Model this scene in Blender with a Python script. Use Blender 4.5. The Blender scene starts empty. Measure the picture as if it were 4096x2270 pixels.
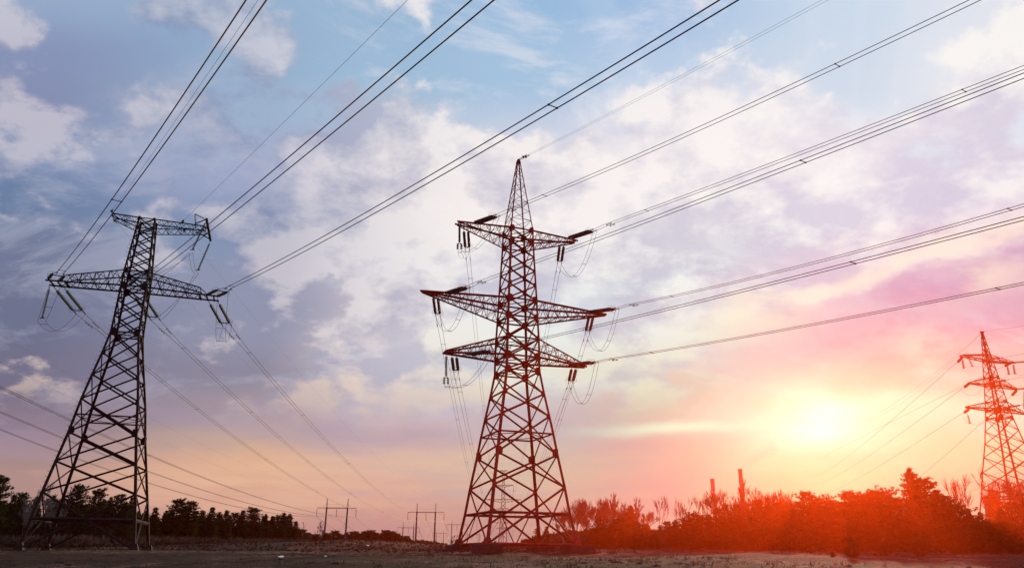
import bpy, math, random
from mathutils import Vector, Matrix, noise
R = math.radians
col = bpy.context.scene.collection
sc = bpy.context.scene
PITCH, ROLL, FPX, EYE = R(19.5086), R(0.56614), 3090.99, 1.7

# ------------------------------------------------------------------ camera
cam = bpy.data.cameras.new('camera'); co = bpy.data.objects.new('camera', cam); col.objects.link(co)
co.matrix_world = Matrix.Translation((0, 0, EYE)) @ Matrix.Rotation(R(90) + PITCH, 4, 'X') @ Matrix.Rotation(ROLL, 4, 'Z')
cam.sensor_width = 36; cam.lens = 36 * FPX / 4096; cam.clip_end = 20000; cam.clip_start = .1
sc.camera = co

def at(px, py, Y):
    """world point at depth Y seen at a measured direction (pixels of the 4096 px photograph)"""
    a = (px - 2048) / FPX; b = (1135 - py) / FPX; r = -ROLL
    a2, b2 = a * math.cos(r) + b * math.sin(r), -a * math.sin(r) + b * math.cos(r)
    dy = math.cos(PITCH) - b2 * math.sin(PITCH); dz = math.sin(PITCH) + b2 * math.cos(PITCH)
    return Vector((a2 / dy * Y, Y, EYE + dz / dy * Y))

# ------------------------------------------------------------------ materials
def new_mat(name):
    m = bpy.data.materials.new(name); m.use_nodes = True; nt = m.node_tree
    b = nt.nodes['Principled BSDF']; return m, nt, b
def noise_mat(name, c1, c2, scale=5, rough=.8, metal=0, detail=6, spec=.3, bump=0, stops=(.35, .65), object_coords=True):
    m, nt, b = new_mat(name)
    tc = nt.nodes.new('ShaderNodeTexCoord'); n = nt.nodes.new('ShaderNodeTexNoise'); n.inputs['Scale'].default_value = scale
    n.inputs['Detail'].default_value = detail; r = nt.nodes.new('ShaderNodeValToRGB')
    r.color_ramp.elements[0].position = stops[0]; r.color_ramp.elements[1].position = stops[1]
    r.color_ramp.elements[0].color = (*c1, 1); r.color_ramp.elements[1].color = (*c2, 1)
    nt.links.new(tc.outputs['Object'], n.inputs['Vector']); nt.links.new(n.outputs['Fac'], r.inputs['Fac']); nt.links.new(r.outputs['Color'], b.inputs['Base Color'])
    b.inputs['Roughness'].default_value = rough; b.inputs['Metallic'].default_value = metal; b.inputs['Specular IOR Level'].default_value = spec
    if bump:
        bp = nt.nodes.new('ShaderNodeBump'); bp.inputs['Strength'].default_value = bump; bp.inputs['Distance'].default_value = .02
        nt.links.new(n.outputs['Fac'], bp.inputs['Height']); nt.links.new(bp.outputs['Normal'], b.inputs['Normal'])
    return m
def leaf_mat(name, c1, c2, trans=.35):
    m, nt, b = new_mat(name)
    gi = nt.nodes.new('ShaderNodeObjectInfo'); tc = nt.nodes.new('ShaderNodeTexCoord'); n = nt.nodes.new('ShaderNodeTexNoise'); n.inputs['Scale'].default_value = .9
    r = nt.nodes.new('ShaderNodeValToRGB'); r.color_ramp.elements[0].position = .3; r.color_ramp.elements[1].position = .7
    r.color_ramp.elements[0].color = (*c1, 1); r.color_ramp.elements[1].color = (*c2, 1)
    nt.links.new(tc.outputs['Object'], n.inputs['Vector']); nt.links.new(n.outputs['Fac'], r.inputs['Fac'])
    d = nt.nodes.new('ShaderNodeBsdfDiffuse'); t = nt.nodes.new('ShaderNodeBsdfTranslucent'); mx = nt.nodes.new('ShaderNodeMixShader'); mx.inputs[0].default_value = trans
    nt.links.new(r.outputs['Color'], d.inputs['Color']); nt.links.new(r.outputs['Color'], t.inputs['Color'])
    nt.links.new(d.outputs[0], mx.inputs[1]); nt.links.new(t.outputs[0], mx.inputs[2]); nt.links.new(mx.outputs[0], nt.nodes['Material Output'].inputs['Surface'])
    nt.nodes.remove(b); return m
M = dict(
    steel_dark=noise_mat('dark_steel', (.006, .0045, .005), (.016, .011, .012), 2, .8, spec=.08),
    steel_red=noise_mat('rusty_red_steel', (.16, .009, .008), (.28, .020, .014), 1.5, .8, spec=.08),
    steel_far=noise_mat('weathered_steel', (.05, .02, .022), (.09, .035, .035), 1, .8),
    wire=noise_mat('wire', (.010, .009, .011), (.02, .017, .02), 3, .7),
    concrete=noise_mat('concrete', (.012, .006, .006), (.03, .016, .015), 2.5, .95, bump=.4),
    pole=noise_mat('pole_concrete', (.045, .03, .033), (.08, .05, .055), 1.5, .95),
    glass=noise_mat('insulator_glass', (.02, .045, .032), (.045, .10, .07), 6, .35, spec=.6),
    porcelain=noise_mat('insulator_dark', (.02, .016, .018), (.05, .04, .045), 6, .45, spec=.5),
    bark=noise_mat('bark', (.03, .02, .018), (.075, .05, .045), 6, .95),
    birch=noise_mat('pale_bark', (.07, .055, .05), (.16, .13, .125), 4, .95),
    needles=leaf_mat('pine_needles', (.012, .020, .009), (.035, .05, .018), .22),
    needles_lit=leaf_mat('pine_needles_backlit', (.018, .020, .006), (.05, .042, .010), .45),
    shrub=leaf_mat('dry_shrub', (.04, .028, .022), (.085, .06, .05), .3),
    dry=leaf_mat('dry_grass', (.03, .02, .016), (.075, .055, .043), .3),
    clod=noise_mat('clod', (.02, .012, .01), (.05, .03, .025), 6, 1, spec=.05),
    litter=noise_mat('white_plastic', (.6, .6, .6), (.8, .8, .8), 5, .5),
)
def brick_mat():
    m, nt, b = new_mat('banded_brick')
    tc = nt.nodes.new('ShaderNodeTexCoord'); sp = nt.nodes.new('ShaderNodeSeparateXYZ'); nt.links.new(tc.outputs['Object'], sp.inputs[0])
    n = nt.nodes.new('ShaderNodeTexNoise'); n.inputs['Scale'].default_value = .15; nt.links.new(tc.outputs['Object'], n.inputs['Vector'])
    r = nt.nodes.new('ShaderNodeValToRGB'); r.color_ramp.elements[0].color = (.16, .07, .06, 1); r.color_ramp.elements[1].color = (.3, .16, .15, 1)
    nt.links.new(n.outputs['Fac'], r.inputs['Fac']); nt.links.new(r.outputs['Color'], b.inputs['Base Color']); b.inputs['Roughness'].default_value = .9
    return m
M['brick'] = brick_mat()
M['pale_band'] = noise_mat('pale_band', (.5, .42, .42), (.6, .52, .52), .3, .9)

# ------------------------------------------------------------------ mesh builder
class MB:
    def __init__(s): s.v = []; s.f = []
    def tube(s, pts, r, n=4, cap=True, phase=.785):
        pts = [Vector(p) for p in pts]; rs = r if isinstance(r, (list, tuple)) else [r] * len(pts); base = len(s.v); up0 = None
        for i, p in enumerate(pts):
            d = (pts[min(i + 1, len(pts) - 1)] - pts[max(i - 1, 0)])
            if d.length < 1e-9: d = Vector((0, 0, 1))
            d.normalize()
            u = (up0 - d * up0.dot(d)) if up0 is not None else (Vector((0, 0, 1)) if abs(d.z) < .9 else Vector((1, 0, 0)))
            u = (u - d * u.dot(d)).normalized(); up0 = u; w = d.cross(u)
            for k in range(n):
                a = phase + 2 * math.pi * k / n; s.v.append(p + (u * math.cos(a) + w * math.sin(a)) * rs[i])
        for i in range(len(pts) - 1):
            for k in range(n):
                a = base + i * n + k; b = base + i * n + (k + 1) % n; s.f.append((a, b, b + n, a + n))
        if cap: s.f.append(tuple(base + k for k in range(n - 1, -1, -1))); s.f.append(tuple(base + (len(pts) - 1) * n + k for k in range(n)))
        return s
    def angle(s, p, q, w, inward=None):
        """rolled L-section bar between two points"""
        p, q = Vector(p), Vector(q); d = (q - p)
        if d.length < 1e-6: return s
        d.normalize(); u = Vector((0, 0, 1)) if abs(d.z) < .9 else Vector((1, 0, 0))
        if inward is not None:
            c = Vector(inward) - (p + q) / 2; c -= d * c.dot(d)
            if c.length > 1e-3: u = c.normalized()
        u = (u - d * u.dot(d)).normalized(); t = d.cross(u)
        a = (u + t).normalized(); b = (u - t).normalized(); th = w * .18
        prof = [Vector((0, 0, 0)), a * w, a * w + b * th, a * th + b * th, a * th + b * w, b * w]
        base = len(s.v)
        for e in (p, q):
            for c in prof: s.v.append(e + c - (a + b) * w * .3)
        for k in range(6): s.f.append((base + k, base + (k + 1) % 6, base + 6 + (k + 1) % 6, base + 6 + k))
        s.f.append(tuple(base + k for k in range(5, -1, -1))); s.f.append(tuple(base + 6 + k for k in range(6)))
        return s
    def bar(s, p, q, w): return s.tube([p, q], w * .7071, 4)
    def box(s, c, sx, sy, sz, rz=0, taper=1.0):
        c = Vector(c); base = len(s.v); ca, sa = math.cos(rz), math.sin(rz)
        for z, t in ((-.5, 1), (.5, taper)):
            for x, y in ((-.5, -.5), (.5, -.5), (.5, .5), (-.5, .5)):
                X, Y = x * sx * t, y * sy * t; s.v.append(c + Vector((X * ca - Y * sa, X * sa + Y * ca, z * sz)))
        for f in ((3, 2, 1, 0), (4, 5, 6, 7), (0, 1, 5, 4), (1, 2, 6, 5), (2, 3, 7, 6), (3, 0, 4, 7)): s.f.append(tuple(base + i for i in f))
        return s
    def plate(s, c, u, w, pts, th=.02):
        """polygon plate, pts in (u,w) coordinates"""
        c, u, w = Vector(c), Vector(u).normalized(), Vector(w).normalized(); n = u.cross(w).normalized(); base = len(s.v); k = len(pts)
        for sg in (-.5, .5):
            for a, b in pts: s.v.append(c + u * a + w * b + n * sg * th)
        s.f.append(tuple(base + i for i in range(k - 1, -1, -1))); s.f.append(tuple(base + k + i for i in range(k)))
        for i in range(k): s.f.append((base + i, base + (i + 1) % k, base + k + (i + 1) % k, base + k + i))
        return s
    def lathe(s, p, d, prof, n=8):
        p, d = Vector(p), Vector(d).normalized(); u = Vector((0, 0, 1)) if abs(d.z) < .9 else Vector((1, 0, 0))
        u = (u - d * u.dot(d)).normalized(); w = d.cross(u); base = len(s.v)
        for t, r in prof:
            for k in range(n):
                a = 2 * math.pi * k / n; s.v.append(p + d * t + (u * math.cos(a) + w * math.sin(a)) * r)
        for i in range(len(prof) - 1):
            for k in range(n):
                a = base + i * n + k; b = base + i * n + (k + 1) % n; s.f.append((a, b, b + n, a + n))
        return s
    def ring(s, c, axis, rad, r=.015, n=14, gap=0.0):
        c, d = Vector(c), Vector(axis).normalized(); u = Vector((0, 0, 1)) if abs(d.z) < .9 else Vector((1, 0, 0))
        u = (u - d * u.dot(d)).normalized(); w = d.cross(u)
        return s.tube([c + (u * math.cos(a) + w * math.sin(a)) * rad for a in [2 * math.pi * (1 - gap) * k / n for k in range(n + 1)]], r, 3)
    def mesh(s, name, mat):
        me = bpy.data.meshes.new(name); me.from_pydata([tuple(v) for v in s.v], [], s.f); me.materials.append(mat); me.update(); return me
    def build(s, name, mat, parent=None, me=None):
        o = bpy.data.objects.new(name, me or s.mesh(name, mat)); col.objects.link(o)
        if parent is not None: o.parent = parent
        return o

def tag(o, label=None, cat=None, group=None, kind=None):
    if label: o['label'] = label
    if cat: o['category'] = cat
    if group: o['group'] = group
    if kind: o['kind'] = kind
    return o
def empty(name, loc, rz=0, **k):
    o = bpy.data.objects.new(name, None); col.objects.link(o); o.location = loc; o.rotation_euler = (0, 0, rz); o.empty_display_size = .5
    return tag(o, **k)
def copy_tree(o, parent=None):
    c = o.copy(); col.objects.link(c)
    if parent is not None: c.parent = parent
    for ch in [x for x in kids.get(o.name, [])]: copy_tree(ch, c)
    return c
kids = {}
def index_kids():
    kids.clear()
    for o in bpy.data.objects:
        if o.parent: kids.setdefault(o.parent.name, []).append(o)

# ------------------------------------------------------------------ ground
KN = [(-2000, 0), (-20, 0), (0, 0), (12, .85), (25, 1.36), (45, 1.75), (68, 2.1), (90, 2.65), (120, 3.3), (200, 4.4), (400, 6.6), (1000, 10), (3000, 14), (9000, 20)]
def prof(y):
    for (a, b), (c, d) in zip(KN, KN[1:]):
        if y <= c:
            t = (y - a) / (c - a); return b + (d - b) * t
    return KN[-1][1]
def ground(x, y):
    p = (prof(y - 4) + 2 * prof(y) + prof(y + 4)) / 4 if y < 300 else prof(y)
    tilt = .009 * max(-70, min(70, x)) * max(0, min(1, y / 100))
    k = max(0, min(1, (y - 8) / 20)) if y > 0 else .3
    n = noise.noise(Vector((x * .09, y * .06, 3))) * .30 + noise.noise(Vector((x * .3, y * .17, 9))) * .14
    n += noise.noise(Vector((x * 1.1, y * .7, 1))) * .04
    if y > 150: n *= max(0, 1 - (y - 150) / 100)
    p += .85 * math.exp(-((x + 24) / 15) ** 2 - ((y - 108) / 26) ** 2)
    return p + tilt + n * k
def make_ground():
    xs = [math.sinh(t / 90 * 5.2) / math.sinh(5.2) * 5000 for t in range(-90, 91)]
    xs = sorted(set([round(x, 3) for x in xs if abs(x) > 70] + [i * .9 for i in range(-80, 81)]))
    ys = sorted(set([-4000, -1500, -500, -150, -60, -20, -5] + [i * .6 for i in range(0, 220)] + [132 + 4 * i for i in range(0, 45)] + [330, 400, 500, 700, 1000, 1500, 2500, 4000, 7000, 9000]))
    me = bpy.data.meshes.new('ground'); V = [(x, y, ground(x, y)) for y in ys for x in xs]; n = len(xs)
    F = [(j * n + i, j * n + i + 1, (j + 1) * n + i + 1, (j + 1) * n + i) for j in range(len(ys) - 1) for i in range(n - 1)]
    me.from_pydata(V, [], F); me.update()
    for p in me.polygons: p.use_smooth = True
    m, nt, b = new_mat('ground'); L = nt.links.new
    tc = nt.nodes.new('ShaderNodeTexCoord')
    def nz(scale, det, sy=1.0, off=0, rough=.6):
        mp = nt.nodes.new('ShaderNodeMapping'); mp.inputs['Scale'].default_value = (1, sy, 1); mp.inputs['Location'].default_value = (off, off * .7, 0)
        L(tc.outputs['Object'], mp.inputs[0]); n_ = nt.nodes.new('ShaderNodeTexNoise'); n_.inputs['Scale'].default_value = scale; n_.inputs['Detail'].default_value = det; n_.inputs['Roughness'].default_value = rough
        L(mp.outputs[0], n_.inputs['Vector']); return n_.outputs['Fac']
    def ramp(f, stops):
        r = nt.nodes.new('ShaderNodeValToRGB'); e = r.color_ramp.elements
        while len(e) < len(stops): e.new(.5)
        for i, (p, c) in enumerate(stops): e[i].position = p; e[i].color = (*c, 1)
        L(f, r.inputs[0]); return r.outputs['Color']
    soil = ramp(nz(1.3, 9, .8), [(.3, (.010, .006, .005)), (.5, (.020, .012, .010)), (.75, (.038, .024, .020))])
    sand = ramp(nz(5, 8, 1, 5, .7), [(.32, (.05, .023, .019)), (.5, (.13, .066, .055)), (.7, (.27, .15, .125))])
    f1 = ramp(nz(.15, 7, .6, 11, .66), [(.50, (0, 0, 0)), (.565, (1, 1, 1))])
    f2 = ramp(nz(1.7, 8, .7, 31, .7), [(.43, (0, 0, 0)), (.60, (1, 1, 1))])
    mm = nt.nodes.new('ShaderNodeMath'); mm.operation = 'MULTIPLY'; L(f1, mm.inputs[0]); L(f2, mm.inputs[1])
    mx = nt.nodes.new('ShaderNodeMixRGB'); L(mm.outputs[0], mx.inputs[0]); L(soil, mx.inputs[1]); L(sand, mx.inputs[2]); L(mx.outputs[0], b.inputs['Base Color'])
    b.inputs['Roughness'].default_value = 1; b.inputs['Specular IOR Level'].default_value = .05
    bp = nt.nodes.new('ShaderNodeBump'); bp.inputs['Strength'].default_value = 1; bp.inputs['Distance'].default_value = .3; L(nz(3.5, 8, .8, 2), bp.inputs['Height']); L(bp.outputs[0], b.inputs['Normal'])
    me.materials.append(m); o = bpy.data.objects.new('ground', me); col.objects.link(o); tag(o, kind='structure'); return o
make_ground()

# ------------------------------------------------------------------ lattice towers
def lerp(a, b, t): return a + (b - a) * t
CORN = [(-1, -1), (1, -1), (1, 1), (-1, 1)]
def wz(T, z):
    for (z0, w0), (z1, w1) in zip(T, T[1:]):
        if z <= z1: return lerp(w0, w1, (z - z0) / (z1 - z0))
    return T[-1][1]
def corner(T, k, z):
    w = wz(T, z); return Vector((CORN[k][0] * w, CORN[k][1] * w, z))
def body(root, T, panels, rings, mat, legw, brw, gussets, strut=None, bolts=False, feet=True):
    """four legs (> gusset plates, step bolts), four lattice faces, rings"""
    zmax = T[-1][0]; z0 = T[0][0]
    for k in range(4):
        m = MB(); zs = [z for z, _ in T]
        for a, b in zip(zs, zs[1:]):
            f = (a - z0) / (zmax - z0); m.angle(corner(T, k, a), corner(T, k, b + .02), lerp(legw[0], legw[1], f), (0, 0, (a + b) / 2))
        g = m
        for z, s in gussets:
            p = corner(T, k, z); cx, cy = CORN[k]
            g.plate(p + Vector((-cx * s * .35, 0, 0)), (1, 0, 0), (0, 0, 1), [(-.6 * s, -.25 * s), (-.3 * s, -.75 * s), (.45 * s, -.75 * s), (.5 * s, .75 * s), (-.3 * s, .75 * s), (-.6 * s, .25 * s)] if cx > 0 else [(.6 * s, -.25 * s), (.6 * s, .25 * s), (.3 * s, .75 * s), (-.5 * s, .75 * s), (-.45 * s, -.75 * s), (.3 * s, -.75 * s)])
            g.plate(p + Vector((0, -cy * s * .35, 0)), (0, 1, 0), (0, 0, 1), [(-.6 * s * cy, -.25 * s), (-.3 * s * cy, -.75 * s), (.45 * s * cy, -.75 * s), (.5 * s * cy, .75 * s), (-.3 * s * cy, .75 * s), (-.6 * s * cy, .25 * s)])
        if bolts and k == 0:
            b_ = m; z = z0 + 2.2
            while z < zmax - 2:
                p = corner(T, k, z); b_.tube([p, p + Vector((-.22, -.02, 0)), p + Vector((-.26, -.02, .05))], .016, 4); z += .42
        leg = m.build('leg', mat, root)
        if feet:
            p = corner(T, k, z0); q = corner(T, k, z0 + .55); f = MB(); f.box((p + q) / 2 - Vector((0, 0, .05)), .72, .72, .6, 0, .5); f.build('foot_shoe', mat, leg)
    for fc in range(4):
        a, b = fc, (fc + 1) % 4; m = MB()
        cen = Vector((0, 0, 0))
        for p in panels:
            za, zb, kind = p[:3]; w = lerp(brw[0], brw[1], (za - z0) / (zmax - z0)); A0, B0, A1, B1 = corner(T, a, za), corner(T, b, za), corner(T, a, zb), corner(T, b, zb)
            ins = Vector((0, 0, (za + zb) / 2))
            if kind in 'Xx': m.angle(A0, B1, w, ins); m.angle(B0, A1, w, ins * 1.0 + Vector((.01, 0, 0)))
            if kind == 'Z': m.angle(A0, B1, w, ins)
            if kind == 'z': m.angle(B0, A1, w, ins)
            if len(p) > 3 and p[3]:
                # struts from the crossing down to the base
                t = .5; c = (A0 + B0 + A1 + B1) / 4; x = wz(T, za) / (wz(T, za) + wz(T, zb)); c = A0.lerp(B1, x)
                m.angle(Vector((c.x, c.y, c.z)), A0.lerp(B0, .5 - .19), w * .55, ins); m.angle(c, A0.lerp(B0, .5 + .19), w * .01 + .02, ins)
        m.build('bracing', mat, root)
    for z, kind, w in rings:
        m = MB()
        for k in range(4): m.angle(corner(T, k, z), corner(T, (k + 1) % 4, z), w, (0, 0, z))
        if kind == 'D':
            for k in range(4): m.angle((corner(T, k, z) + corner(T, (k + 1) % 4, z)) / 2, (corner(T, (k + 1) % 4, z) + corner(T, (k + 2) % 4, z)) / 2, w * .7)
        if kind == 'X': m.angle(corner(T, 0, z), corner(T, 2, z), w * .7); m.angle(corner(T, 1, z), corner(T, 3, z), w * .7)
        m.build('ring_frame', mat, root)
def arm(root, sgn, mat, U, tipv, zt_tip, zb_tip, zt_root, zb_root, w_top, w_bot, n, cw, bw, stub=.0, name='crossarm', u0t=None, u0b=None):
    """four-chord crossarm with zigzag lacing, along local x"""
    m = MB()
    u0t = w_top if u0t is None else u0t; u0b = w_bot if u0b is None else u0b
    ch = {}
    for v in (-1, 1):
        ch['t', v] = (Vector((sgn * u0t, v * w_top, zt_root)), Vector((sgn * U, v * tipv, zt_tip)))
        ch['b', v] = (Vector((sgn * u0b, v * w_bot, zb_root)), Vector((sgn * U, v * tipv, zb_tip)))
        for q in 'tb':
            p0, p1 = ch[q, v]; d = (p1 - p0).normalized(); m.angle(p0, p1 + d * (stub if (q == 't') == (abs(zt_root - zt_tip) < abs(zb_root - zb_tip)) else 0), cw * (1 if (q == 't') == (abs(zt_root - zt_tip) < abs(zb_root - zb_tip)) else .75), (0, 0, p0.z))
    def P(q, v, t): a, b = ch[q, v]; return a.lerp(b, t)
    for i in range(n):
        t0, t1 = i / n, (i + 1) / n; tm = (t0 + t1) / 2
        for v in (-1, 1):
            m.angle(P('b', v, t0), P('t', v, tm), bw); m.angle(P('t', v, tm), P('b', v, t1), bw)
            if i: m.angle(P('b', v, t0), P('t', v, t0), bw * .8)
        for q in 'tb':
            m.angle(P(q, -1, t0), P(q, 1, tm), bw * .9); m.angle(P(q, 1, tm), P(q, -1, t1), bw * .9)
            if i: m.angle(P(q, -1, t0), P(q, 1, t0), bw * .8)
    if tipv > .2:
        for q in 'tb': m.angle(P(q, -1, 1), P(q, 1, 1), bw)
    return m.build(name, mat, root)

# ---- central double circuit tower
zC = 2.72
CPOS = Vector((.526, 70, zC)); CYAW = R(20.706)
TC = [(0, 3.98), (2.54, 3.54), (4.73, 3.235), (7.48, 2.79), (9.31, 2.53), (10.88, 2.27), (12.92, 1.925), (15.03, 1.61), (16.35, 1.60), (18.08, 1.571), (20.13, 1.478), (21.85, 1.42), (27.75, 1.165), (29.09, 1.146)]
tc_ = empty('lattice_pylon', CPOS, CYAW, label='tall dark red lattice pylon with six crossarms standing on concrete blocks in the middle', cat='pylon')
bp_ = [21.85 + (27.75 - 21.85) * i / 4 for i in range(5)]
body(tc_, TC, [(0, 4.73, 'X', 1), (4.73, 7.48, 'X'), (7.48, 10.88, 'X'), (10.88, 12.92, 'X'), (12.92, 15.03, 'X'), (15.03, 16.35, 'X'), (16.35, 18.08, 'X'), (18.08, 20.13, 'X'), (20.13, 21.85, 'X')] + [(a, b, 'X') for a, b in zip(bp_, bp_[1:])] + [(27.75, 29.09, 'X')],
     [(.06, '', .16), (2.54, 'D', .14), (9.31, 'D', .11), (15.03, 'X', .1), (16.35, 'X', .12), (18.08, 'X', .1), (20.13, 'X', .12), (21.85, 'X', .12), (27.75, 'X', .1), (29.09, 'X', .11)],
     M['steel_red'], (.24, .15), (.135, .095), [(4.73, .28), (7.6, .5), (10.88, .32), (12.92, .34), (15.03, .5), (16.35, .52), (18.08, .4), (20.13, .46), (21.85, .5), (23.4, .3), (24.8, .26), (27.75, .42), (29.09, .42)], bolts=True)
for s in (-1, 1):
    arm(tc_, s, M['steel_red'], 6.1, .42, 29.15, 29.05, 29.09, 27.75, 1.146, 1.165, 5, .14, .055, .25)
    arm(tc_, s, M['steel_red'], 9.35, .07, 21.85, 21.72, 21.85, 20.13, 1.42, 1.478, 7, .16, .06, .15)
    arm(tc_, s, M['steel_red'], 6.95, .28, 16.45, 16.3, 18.08, 16.35, 1.571, 1.60, 5, .15, .06, .15)
m = MB()
top = 36.95
TS = [(29.09, 1.146), (top, .13)]
for k in range(4): m.angle(corner(TS, k, 29.09), corner(TS, k, top), .1, (0, 0, 33))
zz = [29.09 + (top - 29.09) * (1 - (1 - i / 9) ** 1.25) for i in range(10)]
for i, (a, b) in enumerate(zip(zz, zz[1:])):
    for k in range(4):
        m.angle(corner(TS, k, a), corner(TS, (k + 1) % 4, b) if i % 2 else corner(TS, (k + 1) % 4, b), .045)
        if i % 2 == 0 and b < 36: m.angle(corner(TS, (k + 1) % 4, b), corner(TS, k, b), .04)
m.box((0, 0, top + .02), .42, .42, .34, 0, .6); m.tube([(-.1, 0, top + .2), (.15, 0, top + .28)], .06, 5)
m.build('spire', M['steel_red'], tc_)
for k, s in zip((3, 0, 2, 1), (1.75, 1.95, 2.0, 2.25)):
    p = corner(TC, k, 0); b = MB(); b.box((p.x, p.y, -.43), s, s, .86); b.build('foundation_block', M['concrete'], tc_)

# ---- left portal-topped tower
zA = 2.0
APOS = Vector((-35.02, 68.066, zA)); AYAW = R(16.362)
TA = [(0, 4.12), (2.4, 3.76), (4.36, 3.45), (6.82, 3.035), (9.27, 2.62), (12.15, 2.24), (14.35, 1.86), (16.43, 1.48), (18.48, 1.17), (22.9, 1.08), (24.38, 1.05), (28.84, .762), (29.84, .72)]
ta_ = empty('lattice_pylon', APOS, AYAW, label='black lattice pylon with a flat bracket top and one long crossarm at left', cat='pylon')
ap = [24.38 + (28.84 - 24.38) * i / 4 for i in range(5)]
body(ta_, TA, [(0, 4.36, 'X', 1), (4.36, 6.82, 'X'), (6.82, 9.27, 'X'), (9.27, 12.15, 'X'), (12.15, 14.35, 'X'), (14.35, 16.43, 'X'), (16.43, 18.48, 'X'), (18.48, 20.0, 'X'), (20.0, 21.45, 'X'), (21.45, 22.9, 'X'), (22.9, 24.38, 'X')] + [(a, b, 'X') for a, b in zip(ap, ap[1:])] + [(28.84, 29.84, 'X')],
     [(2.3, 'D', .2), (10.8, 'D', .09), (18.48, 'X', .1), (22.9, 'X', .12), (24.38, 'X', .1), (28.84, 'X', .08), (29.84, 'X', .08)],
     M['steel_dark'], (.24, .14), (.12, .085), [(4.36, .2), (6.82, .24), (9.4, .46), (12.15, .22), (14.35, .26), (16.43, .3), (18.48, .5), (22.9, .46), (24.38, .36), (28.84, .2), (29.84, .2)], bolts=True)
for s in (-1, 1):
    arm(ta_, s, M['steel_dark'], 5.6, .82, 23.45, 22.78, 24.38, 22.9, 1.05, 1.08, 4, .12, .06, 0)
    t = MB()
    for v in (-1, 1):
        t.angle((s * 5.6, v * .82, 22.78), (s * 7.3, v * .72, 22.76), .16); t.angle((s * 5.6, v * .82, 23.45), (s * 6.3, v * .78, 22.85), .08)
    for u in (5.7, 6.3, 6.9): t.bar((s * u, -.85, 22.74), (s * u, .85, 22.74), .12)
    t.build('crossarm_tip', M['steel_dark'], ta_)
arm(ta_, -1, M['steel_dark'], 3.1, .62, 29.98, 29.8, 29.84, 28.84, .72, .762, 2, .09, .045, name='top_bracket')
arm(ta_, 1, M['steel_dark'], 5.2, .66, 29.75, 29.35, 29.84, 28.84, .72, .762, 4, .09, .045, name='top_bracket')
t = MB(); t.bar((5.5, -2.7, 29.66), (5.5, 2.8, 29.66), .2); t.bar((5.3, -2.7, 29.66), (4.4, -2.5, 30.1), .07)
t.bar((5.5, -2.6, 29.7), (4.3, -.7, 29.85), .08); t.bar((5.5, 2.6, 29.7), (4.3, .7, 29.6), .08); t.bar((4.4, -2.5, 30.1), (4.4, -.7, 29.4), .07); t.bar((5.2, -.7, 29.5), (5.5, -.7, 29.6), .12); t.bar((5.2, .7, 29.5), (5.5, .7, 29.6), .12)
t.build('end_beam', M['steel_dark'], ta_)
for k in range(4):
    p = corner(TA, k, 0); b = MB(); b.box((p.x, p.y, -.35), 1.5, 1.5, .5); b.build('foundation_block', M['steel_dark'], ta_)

# ---- right tower (farther, slimmer)
SR = 1.25
zr = lambda z: EYE + (z - EYE) * SR
RX, RY = 53.824 * SR, 85 * SR
zR = ground(RX, RY)
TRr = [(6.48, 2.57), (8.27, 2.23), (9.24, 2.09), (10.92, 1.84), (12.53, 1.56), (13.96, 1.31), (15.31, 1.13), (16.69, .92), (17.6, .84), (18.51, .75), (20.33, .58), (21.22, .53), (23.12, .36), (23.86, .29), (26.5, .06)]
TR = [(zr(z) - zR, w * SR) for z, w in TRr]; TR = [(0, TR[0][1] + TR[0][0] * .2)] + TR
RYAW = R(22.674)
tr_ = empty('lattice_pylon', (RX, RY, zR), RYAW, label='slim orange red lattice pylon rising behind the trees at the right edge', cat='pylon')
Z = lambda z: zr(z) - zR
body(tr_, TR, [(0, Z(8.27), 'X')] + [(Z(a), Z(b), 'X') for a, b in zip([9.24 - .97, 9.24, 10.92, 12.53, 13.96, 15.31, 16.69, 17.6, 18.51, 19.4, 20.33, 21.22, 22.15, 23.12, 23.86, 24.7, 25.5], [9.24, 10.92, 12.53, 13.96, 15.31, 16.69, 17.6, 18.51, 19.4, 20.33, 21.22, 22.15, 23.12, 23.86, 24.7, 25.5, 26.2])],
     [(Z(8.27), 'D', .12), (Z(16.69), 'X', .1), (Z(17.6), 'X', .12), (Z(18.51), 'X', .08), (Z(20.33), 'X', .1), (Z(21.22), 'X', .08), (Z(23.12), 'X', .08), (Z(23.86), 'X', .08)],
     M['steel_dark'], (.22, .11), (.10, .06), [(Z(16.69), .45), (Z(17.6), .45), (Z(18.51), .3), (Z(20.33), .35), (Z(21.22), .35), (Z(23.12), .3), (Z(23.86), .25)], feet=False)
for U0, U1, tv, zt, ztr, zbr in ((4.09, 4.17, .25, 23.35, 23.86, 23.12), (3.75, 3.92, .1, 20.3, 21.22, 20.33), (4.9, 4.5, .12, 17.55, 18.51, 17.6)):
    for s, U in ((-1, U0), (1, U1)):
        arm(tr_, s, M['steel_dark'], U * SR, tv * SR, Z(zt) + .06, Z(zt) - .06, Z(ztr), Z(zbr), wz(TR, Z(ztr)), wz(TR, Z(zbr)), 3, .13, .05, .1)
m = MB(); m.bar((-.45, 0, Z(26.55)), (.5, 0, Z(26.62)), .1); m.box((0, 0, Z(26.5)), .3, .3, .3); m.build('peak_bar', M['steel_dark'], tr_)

def loc(P, yaw, u, v, z): return Vector((P.x + math.cos(yaw) * u - math.sin(yaw) * v, P.y + math.sin(yaw) * u + math.cos(yaw) * v, z))

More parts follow.
